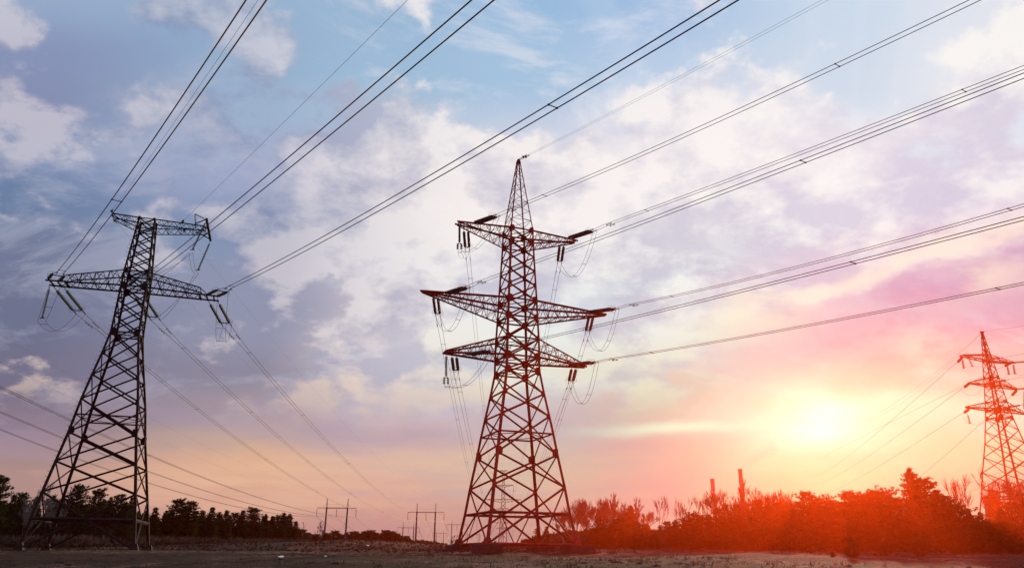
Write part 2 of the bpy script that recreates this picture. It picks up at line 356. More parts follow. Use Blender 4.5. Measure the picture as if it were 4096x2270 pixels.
# ------------------------------------------------------------------ insulators, lines
def disc_profile(L, n, r):
    pr = [(0, .02)]
    for i in range(n):
        t = L * (i + .5) / n; h = L / n; pr += [(t - h * .42, .035), (t - h * .28, r), (t + h * .02, r * .93), (t + h * .12, .045)]
    return pr + [(L, .02)]
def insulator_set(p0, d, mat, steel, label, group, pair=.42, link=.8, Ls=3.1, clamp=.7, n=17, r=.15, cat='insulators', rings=True, single=False):
    """tension set: yoke, one or two disc strings, corona rings, clamp arms. returns the clamp points of the two conductors"""
    d = Vector(d).normalized(); p0 = Vector(p0); side = d.cross(Vector((0, 0, 1))).normalized(); root = empty('insulator_set', p0, label=label, cat=cat, group=group); outs = []
    for s in ((0,) if single else (-1, 1)):
        o = side * s * pair / 2; L = MB(); L.bar(o, o + d * link, .045); L.build('link_rod', steel, root)
        st = MB(); st.lathe(o + d * link, d, disc_profile(Ls, n, r), 8); st.build('disc_string', mat, root)
        e = o + d * (link + Ls)
        c = MB(); c.bar(e, e + d * clamp, .06); c.bar(e + d * clamp * .8, e + d * clamp * .8 + Vector((0, 0, .14)), .035); c.build('clamp', steel, root)
        if rings:
            g = MB(); g.ring(e - d * .12, d, .33, .012); g.bar(e - d * .12 + side * .33, e - d * .12 - side * .33, .02); g.build('corona_ring', steel, root)
        outs.append(p0 + e + d * clamp)
    if not single: y = MB(); e = d * (link + Ls + .08); y.bar(e - side * (pair / 2 + .05), e + side * (pair / 2 + .05), .07); y.build('yoke', steel, root)
    return outs
def hanging_string(p0, d, L, mat, steel, label, group, fork=False, r=.12, n=17, lite=False):
    d = Vector(d).normalized(); p0 = Vector(p0); root = empty('suspension_insulator', p0, label=label, cat='insulator', group=group)
    k = MB(); k.bar((0, 0, 0), d * .3, .04); k.build('hanger_link', steel, root)
    Ld = L * (.62 if fork else .82)
    s = MB(); s.lathe(d * .3, d, disc_profile(Ld, n, r), 6 if lite else 8); s.build('disc_string', mat, root)
    e = d * (.3 + Ld); side = Vector((1, 0, 0))
    y = MB()
    if fork:
        y.bar(e - side * .05, e + d * .12 - side * .17, .03); y.bar(e, e + d * .12 + side * .17, .03); y.bar(e + d * .12 - side * .2, e + d * .12 + side * .2, .04); y.build('yoke', steel, root)
        for q in (-1, 1):
            s2 = MB(); s2.lathe(e + d * .14 + side * q * .17, d, disc_profile(L * .2, 4, r), 8); s2.build('disc_string', mat, root)
    else:
        y.bar(e - side * .22, e + side * .22, .06); y.build('yoke', steel, root)
    return p0 + d * L
def line_pts(P0, psi, s, c, L, n):
    dx, dy = math.sin(R(psi)), math.cos(R(psi)); return [Vector((P0[0] + dx * t, P0[1] + dy * t, P0[2] + s * t + c * t * t)) for t in [L * (i / n) ** 1.15 for i in range(n + 1)]]
def span_pts(P0, P1, sag, n):
    P0, P1 = Vector(P0), Vector(P1); return [P0.lerp(P1, t) - Vector((0, 0, 4 * sag * t * (1 - t))) for t in [i / n for i in range(n + 1)]]
def along(pts, dist):
    for a, b in zip(pts, pts[1:]):
        l = (b - a).length
        if dist <= l: return a.lerp(b, dist / l), (b - a).normalized()
        dist -= l
    return None, None
def bundle(pts, starts, ends, label, group, r=.021, gap=.4, sp=(), damp=(), taper=None):
    """two parallel conductors with spacers and dampers"""
    root = empty('power_line', pts[0], label=label, cat='power line', group=group); o = pts[0]; W = []
    for s in (-1, 1):
        P = []; n = len(pts)
        for i, p in enumerate(pts):
            d = (pts[min(i + 1, n - 1)] - pts[max(i - 1, 0)]); side = d.cross(Vector((0, 0, 1))).normalized(); P.append(p + side * s * gap / 2)
        if starts: P[0] = starts[0 if s < 0 else 1]
        if ends: P[-1] = ends[0 if s < 0 else 1]
        m = MB(); m.tube([p - o for p in P], r, 5); m.build('conductor', M['wire'], root); W.append(P)
    for dd in sp:
        a, _ = along(W[0], dd); b, _ = along(W[1], dd)
        if a is None or b is None: continue
        m = MB(); m.bar(a - o, b - o, .03)
        for q in (a, b): m.box(q - o, .07, .07, .06)
        m.build('spacer', M['wire'], root)
    for dd in damp:
        for P in W:
            a, d = along(P, dd)
            if a is None: continue
            c = a - o - Vector((0, 0, .12)); m = MB(); m.bar(a - o, c, .03); m.bar(c - d * .26, c + d * .26, .025); m.tube([c - d * .34, c - d * .16], .05, 5); m.tube([c + d * .16, c + d * .34], .05, 5); m.build('vibration_damper', M['wire'], root)
    return root
def wire(name, pts, r, label, group, cat='wire'):
    m = MB(); o = pts[0]; m.tube([p - o for p in pts], r, 4); ob = m.build(name, M['wire']); ob.location = o; return tag(ob, label, cat, group)
def jumper(F, G, S, label, group, r=.015, via=None, sp=True):
    """slack loop of two cables joining both sides of a tension tower"""
    root = empty('jumper_cable', F[0], label=label, cat='cable', group=group); o = F[0]; PP = []
    for i in (0, 1):
        if via is None:
            pts = [F[i].lerp(G[i], t) - Vector((0, 0, 4 * S[0] * t * (1 - t))) for t in [k / 20 for k in range(21)]]
        else:
            v = via + (G[i] - G[1 - i]) * .4
            pts = [F[i].lerp(v, t) - Vector((0, 0, 4 * S[0] * t * (1 - t))) for t in [k / 14 for k in range(15)]] + [v.lerp(G[i], t) - Vector((0, 0, 4 * S[1] * t * (1 - t))) for t in [k / 14 for k in range(1, 15)]]
        m = MB(); m.tube([p - o for p in pts], r, 5); m.build('cable', M['wire'], root); PP.append(pts)
    for f in (.3, .55):
        k = int(len(PP[0]) * f); m = MB(); m.bar(PP[0][k] - o, PP[1][k] - o, .028); m.build('spacer', M['wire'], root)

def far_dir(P0, P1, sag, extra=.0):
    L = (Vector(P1) - Vector(P0)).length; d = (Vector(P1) - Vector(P0)); d.z -= 4 * sag; d.normalize(); d.z -= extra; return d.normalized()

# central tower fore spans (run towards the right over the viewer's shoulder)
names = {'UL': 'upper left arm', 'UR': 'upper right arm', 'ML': 'middle left arm', 'MR': 'middle right arm', 'LL': 'lower left arm', 'LR': 'lower right arm'}
FORE = {'UL': (-4.9, -.6, 31.7, 145.625, -.1435, .000839), 'UR': (4.9, -.6, 31.7, 146.296, -.1113, .000386), 'ML': (-7.3, 0, 24.5, 146.469, -.1026, .000352),
        'MR': (7.3, 0, 24.5, 146.033, -.1401, .001283), 'LL': (-5, 0, 19., 146.401, -.0994, .000443), 'LR': (5, 0, 19., 146.334, -.1092, .000669)}
D1Y = 425
AFT = {'UL': ((-5.2, .5, 31.7), (-8.49, 425, 34.64), 2.5), 'UR': ((5, .5, 31.7), (2.21, 425, 34.74), 2.5), 'ML': ((-8, .3, 24.5), (-12.79, 425, 27.55), 8.0),
       'MR': ((8, .3, 24.5), (6.06, 425, 27.72), 5.6), 'LL': ((-6, .3, 18.95), (-9.71, 425, 21.11), 3.0), 'LR': ((6, .3, 18.95), (2.87, 425, 21.23), 2.0)}
HANG = {'UL': (-6.15, -.5, 31.75), 'LL': (-6.9, -.3, 18.9)}
for k in FORE:
    u, v, z, psi, s, c = FORE[k]; P0 = loc(CPOS, CYAW, u, v, z); d = Vector((math.sin(R(psi)), math.cos(R(psi)), s))
    F = insulator_set(P0, d + Vector((0, 0, -.02)), M['porcelain'], M['steel_red'], f'double insulator string reaching right from the {names[k]} of the central red pylon', 'tension insulators on the central pylon')
    pts = [p for p in line_pts(P0, psi, s, c, 190, 60) if (p - P0).length > 5.2]; pts = [(F[0] + F[1]) / 2] + pts
    bundle(pts, F, None, f'wire pair climbing right from the {names[k]} of the central red pylon', 'twin conductors from the central pylon to the right', .02, .42, sp=(7, 34, 62, 92), damp=(2.2,))
    (u, v, z), P1, sag = AFT[k]; Q0 = loc(CPOS, CYAW, u, v, z); d2 = far_dir(Q0, P1, sag, .12)
    G = insulator_set(Q0, d2, M['porcelain'], M['steel_red'], f'double insulator string hanging steeply under the {names[k]} of the central red pylon', 'tension insulators on the central pylon', Ls=2.8)
    q = span_pts((G[0] + G[1]) / 2, P1, sag, 40)
    bundle(q, G, None, f'faint wire pair sinking behind the central red pylon from its {names[k]}', 'twin conductors from the central pylon to the distant pylon', .017, .42, sp=(8, 42, 80, 120, 160), damp=(2,))
    Gr = [G[1], G[0]] if (G[0] - F[0]).length > (G[1] - F[0]).length else G
    via = None
    if k in HANG:
        h = HANG[k]; via = hanging_string(loc(CPOS, CYAW, *h), (.03, 0, -1), 2.9, M['porcelain'], M['steel_red'], f'forked insulator string at the tip of the {names[k]} of the central pylon', 'jumper insulators on the central pylon', fork=True)
        jumper(F, Gr, (1.3, .9), f'cable loop under the forked insulator of the {names[k]} of the central pylon', 'jumper loops of the central pylon', via=via)
    else:
        jumper(F, Gr, ((2.6 if k in ('ML',) else 2.9),), f'slack loop of two cables drooping below the {names[k]} of the central pylon', 'jumper loops of the central pylon')
pk = CPOS + Vector((0, 0, top + .25))
for i, (dp, dz) in enumerate(((0, 0), (-.6, .001))):
    d = Vector((math.sin(R(145.9 + dp)), math.cos(R(145.9 + dp)), -.12)); b = pk + Vector((-.1 + .2 * i, 0, -.05 * i))
    insulator_set(b, d, M['glass'], M['steel_red'], ['left one of two tiny insulators at the tip of the central red pylon', 'right one of two tiny insulators at the tip of the central red pylon'][i], 'earth wire insulators', single=True, link=1.0 + .1 * i, Ls=.16, n=1, r=.13, clamp=.5, rings=False)
    wire('ground_wire', line_pts(b, 145.86 + dp, -.1278 + dz * 6, .0005, 190, 50), .008, ['upper hair thin wire rising right from the tip of the central red pylon', 'lower hair thin wire rising right from the tip of the central red pylon'][i], 'earth wires from the central pylon')

# left tower fore spans
nA = {'L': 'left arm tip', 'C': 'body', 'R': 'right arm tip'}
AF = {'L': (-6.7, -.6, 24.9, 144.303, -.18, .000809), 'C': (0, -1, 24.9, 145.57, -.1606, .000308), 'R': (6.7, -.6, 24.8, 145.586, -.1569, .000555)}
PB = {'L': (-37.85, 300, 14.5), 'C': (-31.13, 300, 14.5), 'R': (-24.53, 300, 14.5)}
AF0, AG0 = {}, {}
for k, (u, v, z, psi, s, c) in AF.items():
    P0 = loc(APOS, AYAW, u, v, z); d = Vector((math.sin(R(psi)), math.cos(R(psi)), s))
    F = insulator_set(P0, d, M['glass'], M['steel_dark'], f'greenish double insulator pointing at the viewer from the {nA[k]} of the black pylon', 'tension insulators on the left pylon', pair=.9, Ls=2.9)
    pts = [(F[0] + F[1]) / 2] + [p for p in line_pts(P0, psi, s, c, 110, 50) if (p - P0).length > 5.5]
    bundle(pts, F, None, f'thick wire pair sweeping overhead from the {nA[k]} of the black pylon', 'twin conductors from the left pylon overhead', .026, .48 if k != 'R' else .42, sp={'L': (3, 30), 'C': (6,), 'R': (3, 49)}[k], damp=(1.8,))
    Q0 = loc(APOS, AYAW, u, 1.0, 24.85); P1 = PB[k]; sag = 5.7; d2 = far_dir(Q0, P1, sag, .16)
    G = insulator_set(Q0, d2, M['glass'], M['steel_dark'], f'greenish double insulator sloping away from the {nA[k]} of the black pylon', 'tension insulators on the left pylon', pair=.9, Ls=3.1)
    bundle(span_pts((G[0] + G[1]) / 2, P1, sag, 44), G, None, f'wire pair descending from the {nA[k]} of the black pylon to a portal pylon', 'twin conductors from the left pylon to the portal pylon', .026, .45, sp=(7, 30, 60, 95, 135, 175), damp=(2, 2.6))
    Gr = [G[1], G[0]] if (G[0] - F[0]).length > (G[1] - F[0]).length else G
    AF0[k] = F; AG0[k] = Gr
h = hanging_string(loc(APOS, AYAW, -7.25, .7, 24.65), (-.02, 0, -1), 3.3, M['glass'], M['steel_dark'], 'single greenish insulator string hanging at the left arm tip of the black pylon', 'jumper insulators on the left pylon')
jumper(AF0['L'], AG0['L'], (.5, 1.3), 'slack cable loop under the hanging string at the black pylon left arm tip', 'jumper loops of the left pylon', via=h)
jumper(AF0['R'], AG0['R'], (3.0,), 'narrow cable loop drooping below the right arm tip of the black pylon', 'jumper loops of the left pylon')
h1 = hanging_string(loc(APOS, AYAW, 5.5, -2.65, 31.5), (-.3, 0, -1), 3.4, M['glass'], M['steel_dark'], 'insulator string hanging from the near end of the black pylon top beam', 'jumper insulators on the left pylon')
h2 = hanging_string(loc(APOS, AYAW, 5.5, 2.75, 31.5), (-.26, 0, -1), 3.5, M['glass'], M['steel_dark'], 'insulator string hanging from the far end of the black pylon top beam', 'jumper insulators on the left pylon')
root = empty('jumper_cable', h1, label='twin cable slung under the two top beam strings of the black pylon', cat='cable', group='jumper loops of the left pylon')
for i in (0, 1):
    o = Vector((.35 * i - .17, 0, 0)); m = MB()
    seg = [AF0['C'][i].lerp(h1 + o, t) - Vector((0, 0, 4 * .5 * t * (1 - t))) for t in [k / 12 for k in range(13)]] + [(h1 + o).lerp(h2 + o, t) - Vector((0, 0, 4 * .5 * t * (1 - t))) for t in [k / 8 for k in range(1, 9)]] + [(h2 + o).lerp(AG0['C'][i], t) - Vector((0, 0, 4 * .7 * t * (1 - t))) for t in [k / 12 for k in range(1, 13)]]
    m.tube([p - h1 for p in seg], .017, 5); m.build('cable', M['wire'], root)
for u, z, psi, s, c, P1, sg, lab in ((-3.15, 32.15, 145.313, -.1618, .000278, (-34.7, 300, 20.6), 4.6, 'left end'), (3.12, 31.95, 146.126, -.15, .000073, (-27.73, 300, 20.66), 3.8, 'right side')):
    P0 = loc(APOS, AYAW, u, -.6, z); d = Vector((math.sin(R(psi)), math.cos(R(psi)), s))
    insulator_set(P0, d, M['glass'], M['steel_dark'], f'small earth wire insulator on the {lab} of the top bracket facing the viewer', 'earth wire insulators', single=True, link=.15, Ls=.18, n=1, r=.14, clamp=.3, rings=False)
    wire('ground_wire', line_pts(P0, psi, s, c, 110, 40), .009, f'hair thin wire rising from the {lab} of the black pylon bracket', 'earth wires from the left pylon')
    Q0 = loc(APOS, AYAW, u, .7, z - .25); insulator_set(Q0, far_dir(Q0, P1, sg), M['glass'], M['steel_dark'], f'small earth wire insulator on the {lab} of the top bracket facing away', 'earth wire insulators', single=True, link=.15, Ls=.18, n=1, r=.14, clamp=.3, rings=False)
    wire('ground_wire', span_pts(Q0, P1, sg, 36), .008, f'hair thin wire falling from the {lab} of the black pylon bracket', 'earth wires to the portal pylons')

# ------------------------------------------------------------------ portal pylons
def portal(xl, xr, Y, z_arm, peak_h, pxl, pxr, label, near=False, yaw=0, rp=.3):
    zg = ground((xl + xr) / 2, Y) - .6; root = empty('portal_pylon', ((xl + xr) / 2, Y, zg), label=label, cat='pylon', group='two legged portal pylons'); cx = (xl + xr) / 2; H = z_arm - zg
    for px, lean in ((pxl, 0), (pxr, 0)):
        m = MB(); m.tube([(px - cx, 0, 0), (px - cx, 0, H + .2)], [rp * 1.15, rp * .8], 8 if near else 6); m.build('pole', M['pole'], root)
        k = MB()
        if near:
            for q in range(4):
                a = Vector((CORN[q][0] * .26, CORN[q][1] * .26, H)); b = Vector((CORN[q][0] * .07, CORN[q][1] * .07, H + peak_h)); X = Vector((px - cx, 0, 0)); k.bar(a + X, b + X, .055)
                a2 = Vector((CORN[(q + 1) % 4][0] * .26, CORN[(q + 1) % 4][1] * .26, H)); b2 = Vector((CORN[(q + 1) % 4][0] * .07, CORN[(q + 1) % 4][1] * .07, H + peak_h))
                for i in range(6): k.bar(a.lerp(b, i / 6) + X, a2.lerp(b2, (i + 1) / 6) + X, .035)
            sx = -1 if px < cx else 1; k.bar(X + Vector((-.1, 0, H + peak_h)), X + Vector((sx * .45, 0, H + peak_h)), .06); k.bar(X + Vector((sx * .45, 0, H + peak_h)), X + Vector((sx * .4, 0, H + peak_h - .3)), .05)
        else: k.tube([(px - cx, 0, H), (px - cx, 0, H + peak_h)], [.17, .07], 4)
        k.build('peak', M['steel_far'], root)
    m = MB()
    if near:
        for dz in (-.14, .12):
            for dy in (-.2, .2): m.bar((xl - cx, dy * .4, dz * .3 + H), (pxl - cx, dy, dz + H), .07); m.bar((pxl - cx, dy, dz + H), (pxr - cx, dy, dz + H), .09); m.bar((pxr - cx, dy, dz + H), (xr - cx, dy * .4, dz * .3 + H), .07)
        n = 14
        for i in range(n):
            a, b = lerp(pxl - cx, pxr - cx, i / n), lerp(pxl - cx, pxr - cx, (i + 1) / n); m.bar((a, -.2, H - .14), (b, -.2, H + .12), .05); m.bar((a, .2, H + .12), (b, .2, H - .14), .05)
    else: m.bar((xl - cx, 0, H), (xr - cx, 0, H), .24)
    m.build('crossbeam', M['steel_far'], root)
    m = MB(); zt = H + peak_h * .38; r = .028 if near else .035
    m.bar((xl - cx, 0, H), (pxl - cx, 0, zt), r); m.bar((pxr - cx, 0, zt), (xr - cx, 0, H), r); m.bar((pxl - cx, 0, zt), (pxr - cx, 0, zt), r); m.build('tie_rods', M['steel_far'], root)
    m = MB(); m.bar((pxl - cx, 0, H * .68), (pxr - cx - 2.2, 0, .3), .035); m.bar((pxr - cx, 0, H * .68), (pxl - cx + 2.2, 0, .3), .035); m.build('stay_wires', M['wire'], root)
    return root
PORT = [
    ('A', -64.71, -51.49, 270, 17.0, 3.0, -61.5, -54.5, 'nearest portal pylon of the left row, beyond the bare trees', True, [(-64.65, 14.12), (-58.07, 14.06), (-51.58, 14.17)]),
    ('B', -37.96, -24.42, 300, 17.5, 3.1, -34.6, -27.7, 'nearest portal pylon of the right row, just left of the central pylon', True, [(-37.85, 14.5), (-31.13, 14.5), (-24.53, 14.5)]),
    ('P2', -66.46, -53.44, 480, 18.1, 3.0, -63.1, -56.8, 'second portal pylon of the left row, over the end of the far wood', True, [(-66.5, 14.95), (-59.9, 14.95), (-53.39, 15.1)])]
def px_port(tagn, Y, pl, pr, a, b, peak, label):
    A_, B_ = at(*pl, Y), at(*pr, Y); return (tagn, A_.x, B_.x, Y, (A_.z + B_.z) / 2, at(*peak, Y).z - (A_.z + B_.z) / 2, at(a, pl[1], Y).x, at(b, pl[1], Y).x, label, False, [(A_.x, A_.z - 3.2), ((A_.x + B_.x) / 2, A_.z - 3.2), (B_.x, A_.z - 3.2)])
PORT += [px_port('P3', 740, (1731.5, 2131), (1789, 2131), 1745.2, 1774.6, (1745, 2118), 'third portal pylon of the left row, just right of the thick concrete pole'),
         px_port('P4', 1080, (1792, 2158.4), (1832, 2158.4), 1803, 1825.6, (1803, 2148), 'fourth and farthest portal pylon of the left row'),
         px_port('Q2', 505, (1787.5, 2096), (1869, 2096.6), 1807.6, 1849.9, (1807, 2075), 'second portal pylon of the right row, left of the first leg of the central pylon'),
         px_port('Q3', 760, (1862, 2136), (1922, 2136), 1868.8, 1916.8, (1868, 2122), 'third portal pylon of the right row, framed by the lower bracing of the central pylon'),
         px_port('Q4', 1150, (1908, 2170), (1944, 2170), 1916, 1938, (1916, 2160), 'farthest tiny portal pylon of the right row, low between the central pylon legs')]
EP = {}
for (t, xl, xr, Y, za, ph, pl, pr, lab, near, st) in PORT:
    portal(xl, xr, Y, za, ph, pl, pr, lab, near)
    for i, (x, z) in enumerate(st):
        x0 = [xl, (xl + xr) / 2, xr][i]; p0 = Vector((x0, Y, za - .1)); d = Vector((x, Y, z)) - p0
        hanging_string(p0, d, d.length, M['porcelain'], M['steel_far'], ['left', 'middle', 'right'][i] + ' insulator string of the ' + lab.split(',')[0], 'suspension insulators on the portal pylons', r=.15 if near else .17, n=14 if near else 8, lite=True)
    EP[t] = [Vector((x, Y, z)) for x, z in st] + [Vector((pl, Y, za + ph)), Vector((pr, Y, za + ph))]
def link(a, b, sag, lab, r=.032, gw=True):
    for i, w in enumerate(('left', 'middle', 'right')):
        bundle(span_pts(EP[a][i], EP[b][i], sag, 24), None, None, f'{w} slack wire pair between {lab}', 'wires between the portal pylons', r, .45, sp=(60, 120))
    for i, w in ((3, 'left'), (4, 'right')):
        wire('ground_wire', span_pts(EP[a][i], EP[b][i], sag * .6, 18), .012, f'thin {w} earth wire between {lab}', 'earth wires between the portal pylons')
link('A', 'P2', 6.0, 'first and second portal pylons of the left row'); link('P2', 'P3', 6.5, 'the second and third portal pylons of the left row', .028); link('P3', 'P4', 7, 'the third and fourth portal pylons of the left row', .035)
link('B', 'Q2', 6.0, 'the first and second portal pylons of the right row'); link('Q2', 'Q3', 6.5, 'the second and third portal pylons of the right row', .028); link('Q3', 'Q4', 7, 'the third and farthest portal pylons of the right row', .035)
for P, psi, s, c, w in (((-51.58, 270, 14.17), 179.625, -.0476, .000321, 'uppermost'), ((-58.07, 270, 14.1), 181.7, -.0447, .00039, 'middle'), ((-64.65, 270, 14.1), 183.733, -.0434, .000469, 'lowest')):
    bundle(line_pts(P, psi, s, c, 240, 60), None, None, f'{w} wire pair coming in from the left edge to the portal pylon', 'wires entering from the left edge', .03, .42, sp=(40, 85, 125, 160))
for P, psi, s, c, w in (((-54.47, 270, 20), 179.785, -.0397, .000296, 'upper'), ((-61.54, 270, 20), 176.197, -.0546, .000242, 'lower')):
    wire('ground_wire', line_pts(P, psi, s, c, 240, 50), .01, f'{w} hair thin wire coming in from the left edge behind the black pylon', 'earth wires entering from the left edge')

# ------------------------------------------------------------------ distant suspension pylons
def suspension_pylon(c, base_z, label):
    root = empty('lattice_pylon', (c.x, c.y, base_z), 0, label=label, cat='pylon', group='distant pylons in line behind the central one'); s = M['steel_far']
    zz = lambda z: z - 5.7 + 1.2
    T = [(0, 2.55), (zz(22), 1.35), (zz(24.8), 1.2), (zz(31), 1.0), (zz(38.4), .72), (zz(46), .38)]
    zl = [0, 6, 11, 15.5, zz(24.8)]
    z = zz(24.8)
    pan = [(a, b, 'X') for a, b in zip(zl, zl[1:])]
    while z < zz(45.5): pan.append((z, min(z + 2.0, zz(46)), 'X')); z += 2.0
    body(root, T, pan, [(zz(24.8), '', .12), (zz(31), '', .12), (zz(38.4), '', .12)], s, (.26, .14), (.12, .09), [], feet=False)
    for U, z0, dz, w in ((5.35, zz(38.4), -1.2, .72), (9.5, zz(31.), -1.7, 1.0)):
        for q in (-1, 1): arm(root, q, s, U, .15, z0, z0 - .15, z0, z0 + dz, w, w, 5, .12, .08)
    for q in (-1, 1): arm(root, q, s, 6.4, .15, zz(24.9), zz(24.7), zz(26.6), zz(24.8), 1.2, 1.2, 4, .12, .08)
    for q in (-1, 1): arm(root, q, s, 2.1, .1, zz(46), zz(45.9), zz(46), zz(45.2), .38, .38, 1, .12, .08, name='top_bracket')
    return root
D = []
for i, (cx, midy, Y, lab) in enumerate(((2013, 1995, 425, 'hazy distant pylon seen through the lower bracing of the central red pylon'), (2008.5, 2087.5, 850, 'second hazy distant pylon, smaller and just behind the first one'), (2010, 2131, 1400, 'smallest distant pylon, barely visible at the end of the line'))):
    c = at(cx, midy, Y); dz = c.z - 31.0; suspension_pylon(c, 4.5 + dz, lab); D.append((c, dz))
def dpts(i):
    c, dz = D[i]; return {'UL': Vector((c.x - 5.35, c.y, 38.4 + dz)), 'UR': Vector((c.x + 5.35, c.y, 38.4 + dz)), 'ML': Vector((c.x - 9.5, c.y, 31 + dz)), 'MR': Vector((c.x + 9.5, c.y, 31 + dz)), 'LL': Vector((c.x - 6.4, c.y, 24.8 + dz)), 'LR': Vector((c.x + 6.4, c.y, 24.8 + dz))}
for i, wname in enumerate(('first', 'second', 'smallest')):
    for k, p in dpts(i).items():
        hanging_string(p, (0, 0, -1), 3.6, M['porcelain'], M['steel_far'], f'insulator string under the {names[k]} of the {wname} distant pylon', 'suspension insulators on the distant pylons', r=.16, n=8, lite=True, fork=(i == 0))
for i, wname in ((0, 'first and second'), (1, 'second and smallest')):
    a, b = dpts(i), dpts(i + 1)
    for k in a:
        bundle(span_pts(a[k] - Vector((0, 0, 3.6)), b[k] - Vector((0, 0, 3.6)), 9, 20), None, None, f'faint wires between the {names[k]}s of {wname} distant pylons', 'wires between the distant pylons', .03, .5)

# ------------------------------------------------------------------ right tower lines
RP = Vector((RX, RY, 0))
def rloc(u, v, z): return loc(RP, RYAW, u * SR, v * SR, zr(z))
RB = [('peak', 0, 0, 26.5, 18.9, .0657, .000848), ('upper left arm', -4, 0, 23.2, 18.798, .0464, .000043), ('middle left arm', -3.7, 0, 20.3, 18.892, .0447, .000039), ('lower left arm', -4.5, 0, 17.4, 19.059, .0376, .000035), ('middle right arm', 3.9, 0, 20.2, 20.692, -.0142, .00009), ('upper right arm', 3.9, 0, 23.4, 18.195, .0901, -.000009)]
for nm, u, v, z, psi, s, c in RB:
    P0 = rloc(u, v, z); c = c / SR; L = 560
    if nm == 'peak':
        for i in (0, 1): wire('ground_wire', line_pts(P0, psi - 2.2 * i, s - .012 * i - .03, .0003, 520, 40), .011, ['upper', 'lower'][i] + ' hair thin wire falling left from the tip of the pylon at the right edge', 'earth wires of the right pylon')
        continue
    d = Vector((math.sin(R(psi)), math.cos(R(psi)), s - .03))
    F = insulator_set(P0, d, M['porcelain'], M['steel_red'], f'plump insulator string pointing down left from the {nm} of the right pylon', 'tension insulators on the right pylon', single=True, link=.5, Ls=2.6, n=14, r=.19, clamp=.4, rings=False)
    wire('power_line', [F[0]] + [p for p in line_pts(P0, psi, s, c, L, 50) if (p - P0).length > 4.5], .024, f'wire running down left past the sun from the {nm} of the right pylon', 'wires from the right pylon to the left')
for nm, u, v, z, zend in (('peak', 0, 0, 26.6, 12), ('upper left arm', -1.2, 0, 23.0, 408), ('upper right arm', 4.1, 0, 23.4, 520), ('middle left arm', -1.0, 0, 20.5, 740), ('middle right arm', 3.9, 0, 20.3, 902), ('lower left arm', .5, 0, 17.8, 1130), ('lower right arm', 4.4, 0, 18.0, 1180)):
    P0 = rloc(u, v, z); E_ = at(4096, 1300 + zend / 3.57, P0.y)
    for _ in range(8): E_ = at(4096, 1300 + zend / 3.57, P0.y - .22 * (E_.x - P0.x))
    d = (E_ - P0); d = d / d.length
    if nm == 'peak': wire('ground_wire', [P0 + d * t + Vector((0, 0, .0006 * t * t)) for t in range(0, 90, 6)], .012, 'hair thin wire leaving the picture right from the tip of the right pylon', 'earth wires of the right pylon'); continue
    F = insulator_set(P0, d, M['porcelain'], M['steel_red'], f'level insulator string pointing right from the {nm} of the right pylon', 'tension insulators on the right pylon', single=True, link=.2, Ls=2.4, n=15, r=.15, clamp=.4, rings=False)
    wire('power_line', [F[0] + d * t + Vector((0, 0, .0006 * t * t)) for t in range(0, 80, 6)], .022, f'wire leaving the picture rightwards from the {nm} of the right pylon', 'wires from the right pylon out of the picture')
for (x, y, x2, y2, dp, lab) in ((545, 470, 567, 605, 0, 'outer string under the upper left arm'), (630, 450, 690, 580, 0, 'inner string under the upper left arm'), (1183, 555, 1212, 695, 0, 'inner string under the upper right arm'), (1270, 540, 1298, 690, 0, 'outer string under the upper right arm'), (618, 1255, 655, 1395, 0, 'string under the lower left arm'), (1155, 1325, 1172, 1420, 0, 'string under the body at the lower arm')):
    a = at(3696 + x / 3.57, 1300 + y / 3.57, RY - 1); b = at(3696 + x2 / 3.57, 1300 + y2 / 3.57, RY - 1)
    hanging_string(a, b - a, (b - a).length, M['porcelain'], M['steel_red'], f'hanging insulator {lab} of the right pylon', 'hanging insulators on the right pylon', r=.16, n=9)
def loop(pts, Y, lab, r=.014):
    P = [at(3696 + x / 3.57, 1300 + y / 3.57, Y) for x, y in pts]
    Q = []
    for i in range(len(P) - 1):
        p0, p1, p2, p3 = P[max(i - 1, 0)], P[i], P[i + 1], P[min(i + 2, len(P) - 1)]
        for t in [k / 5 for k in range(5)]: Q.append(.5 * ((2 * p1) + (p2 - p0) * t + (2 * p0 - 5 * p1 + 4 * p2 - p3) * t * t + (3 * p1 - p0 - 3 * p2 + p3) * t ** 3))
    wire('jumper_cable', Q + [P[-1]], r, lab, 'jumper loops of the right pylon', 'cable')
loop([(545, 660), (567, 607), (620, 588), (690, 582), (760, 590), (835, 588)], RY - 1, 'short cable running along the strings of the upper left arm of the right pylon')
loop([(515, 905), (560, 950), (620, 988), (690, 1000), (760, 980), (835, 880)], RY - 1, 'wide cable loop below the middle left arm of the right pylon')
loop([(555, 1298), (590, 1340), (615, 1400), (655, 1395), (720, 1420), (800, 1418), (860, 1390)], RY - 1, 'cable loop at the string of the lower left arm of the right pylon')
loop([(1135, 775), (1180, 730), (1215, 692), (1255, 685), (1300, 692), (1370, 722), (1428, 690)], RY - 1, 'cable across the two strings of the upper right arm of the right pylon')
for (a, b, lab) in (((3720, 1945), (4096, 1833), 'upper'), ((3745, 1973), (4096, 1868), 'lower')):
    p, q = at(*a, 240), at(*b, 170); d = q - p; wire('power_line', span_pts(p - d * 1.2, q + d * .4, 2, 24), .03, f'{lab} faint wire crossing low behind the pylon at the right edge', 'faint wires behind the right pylon')

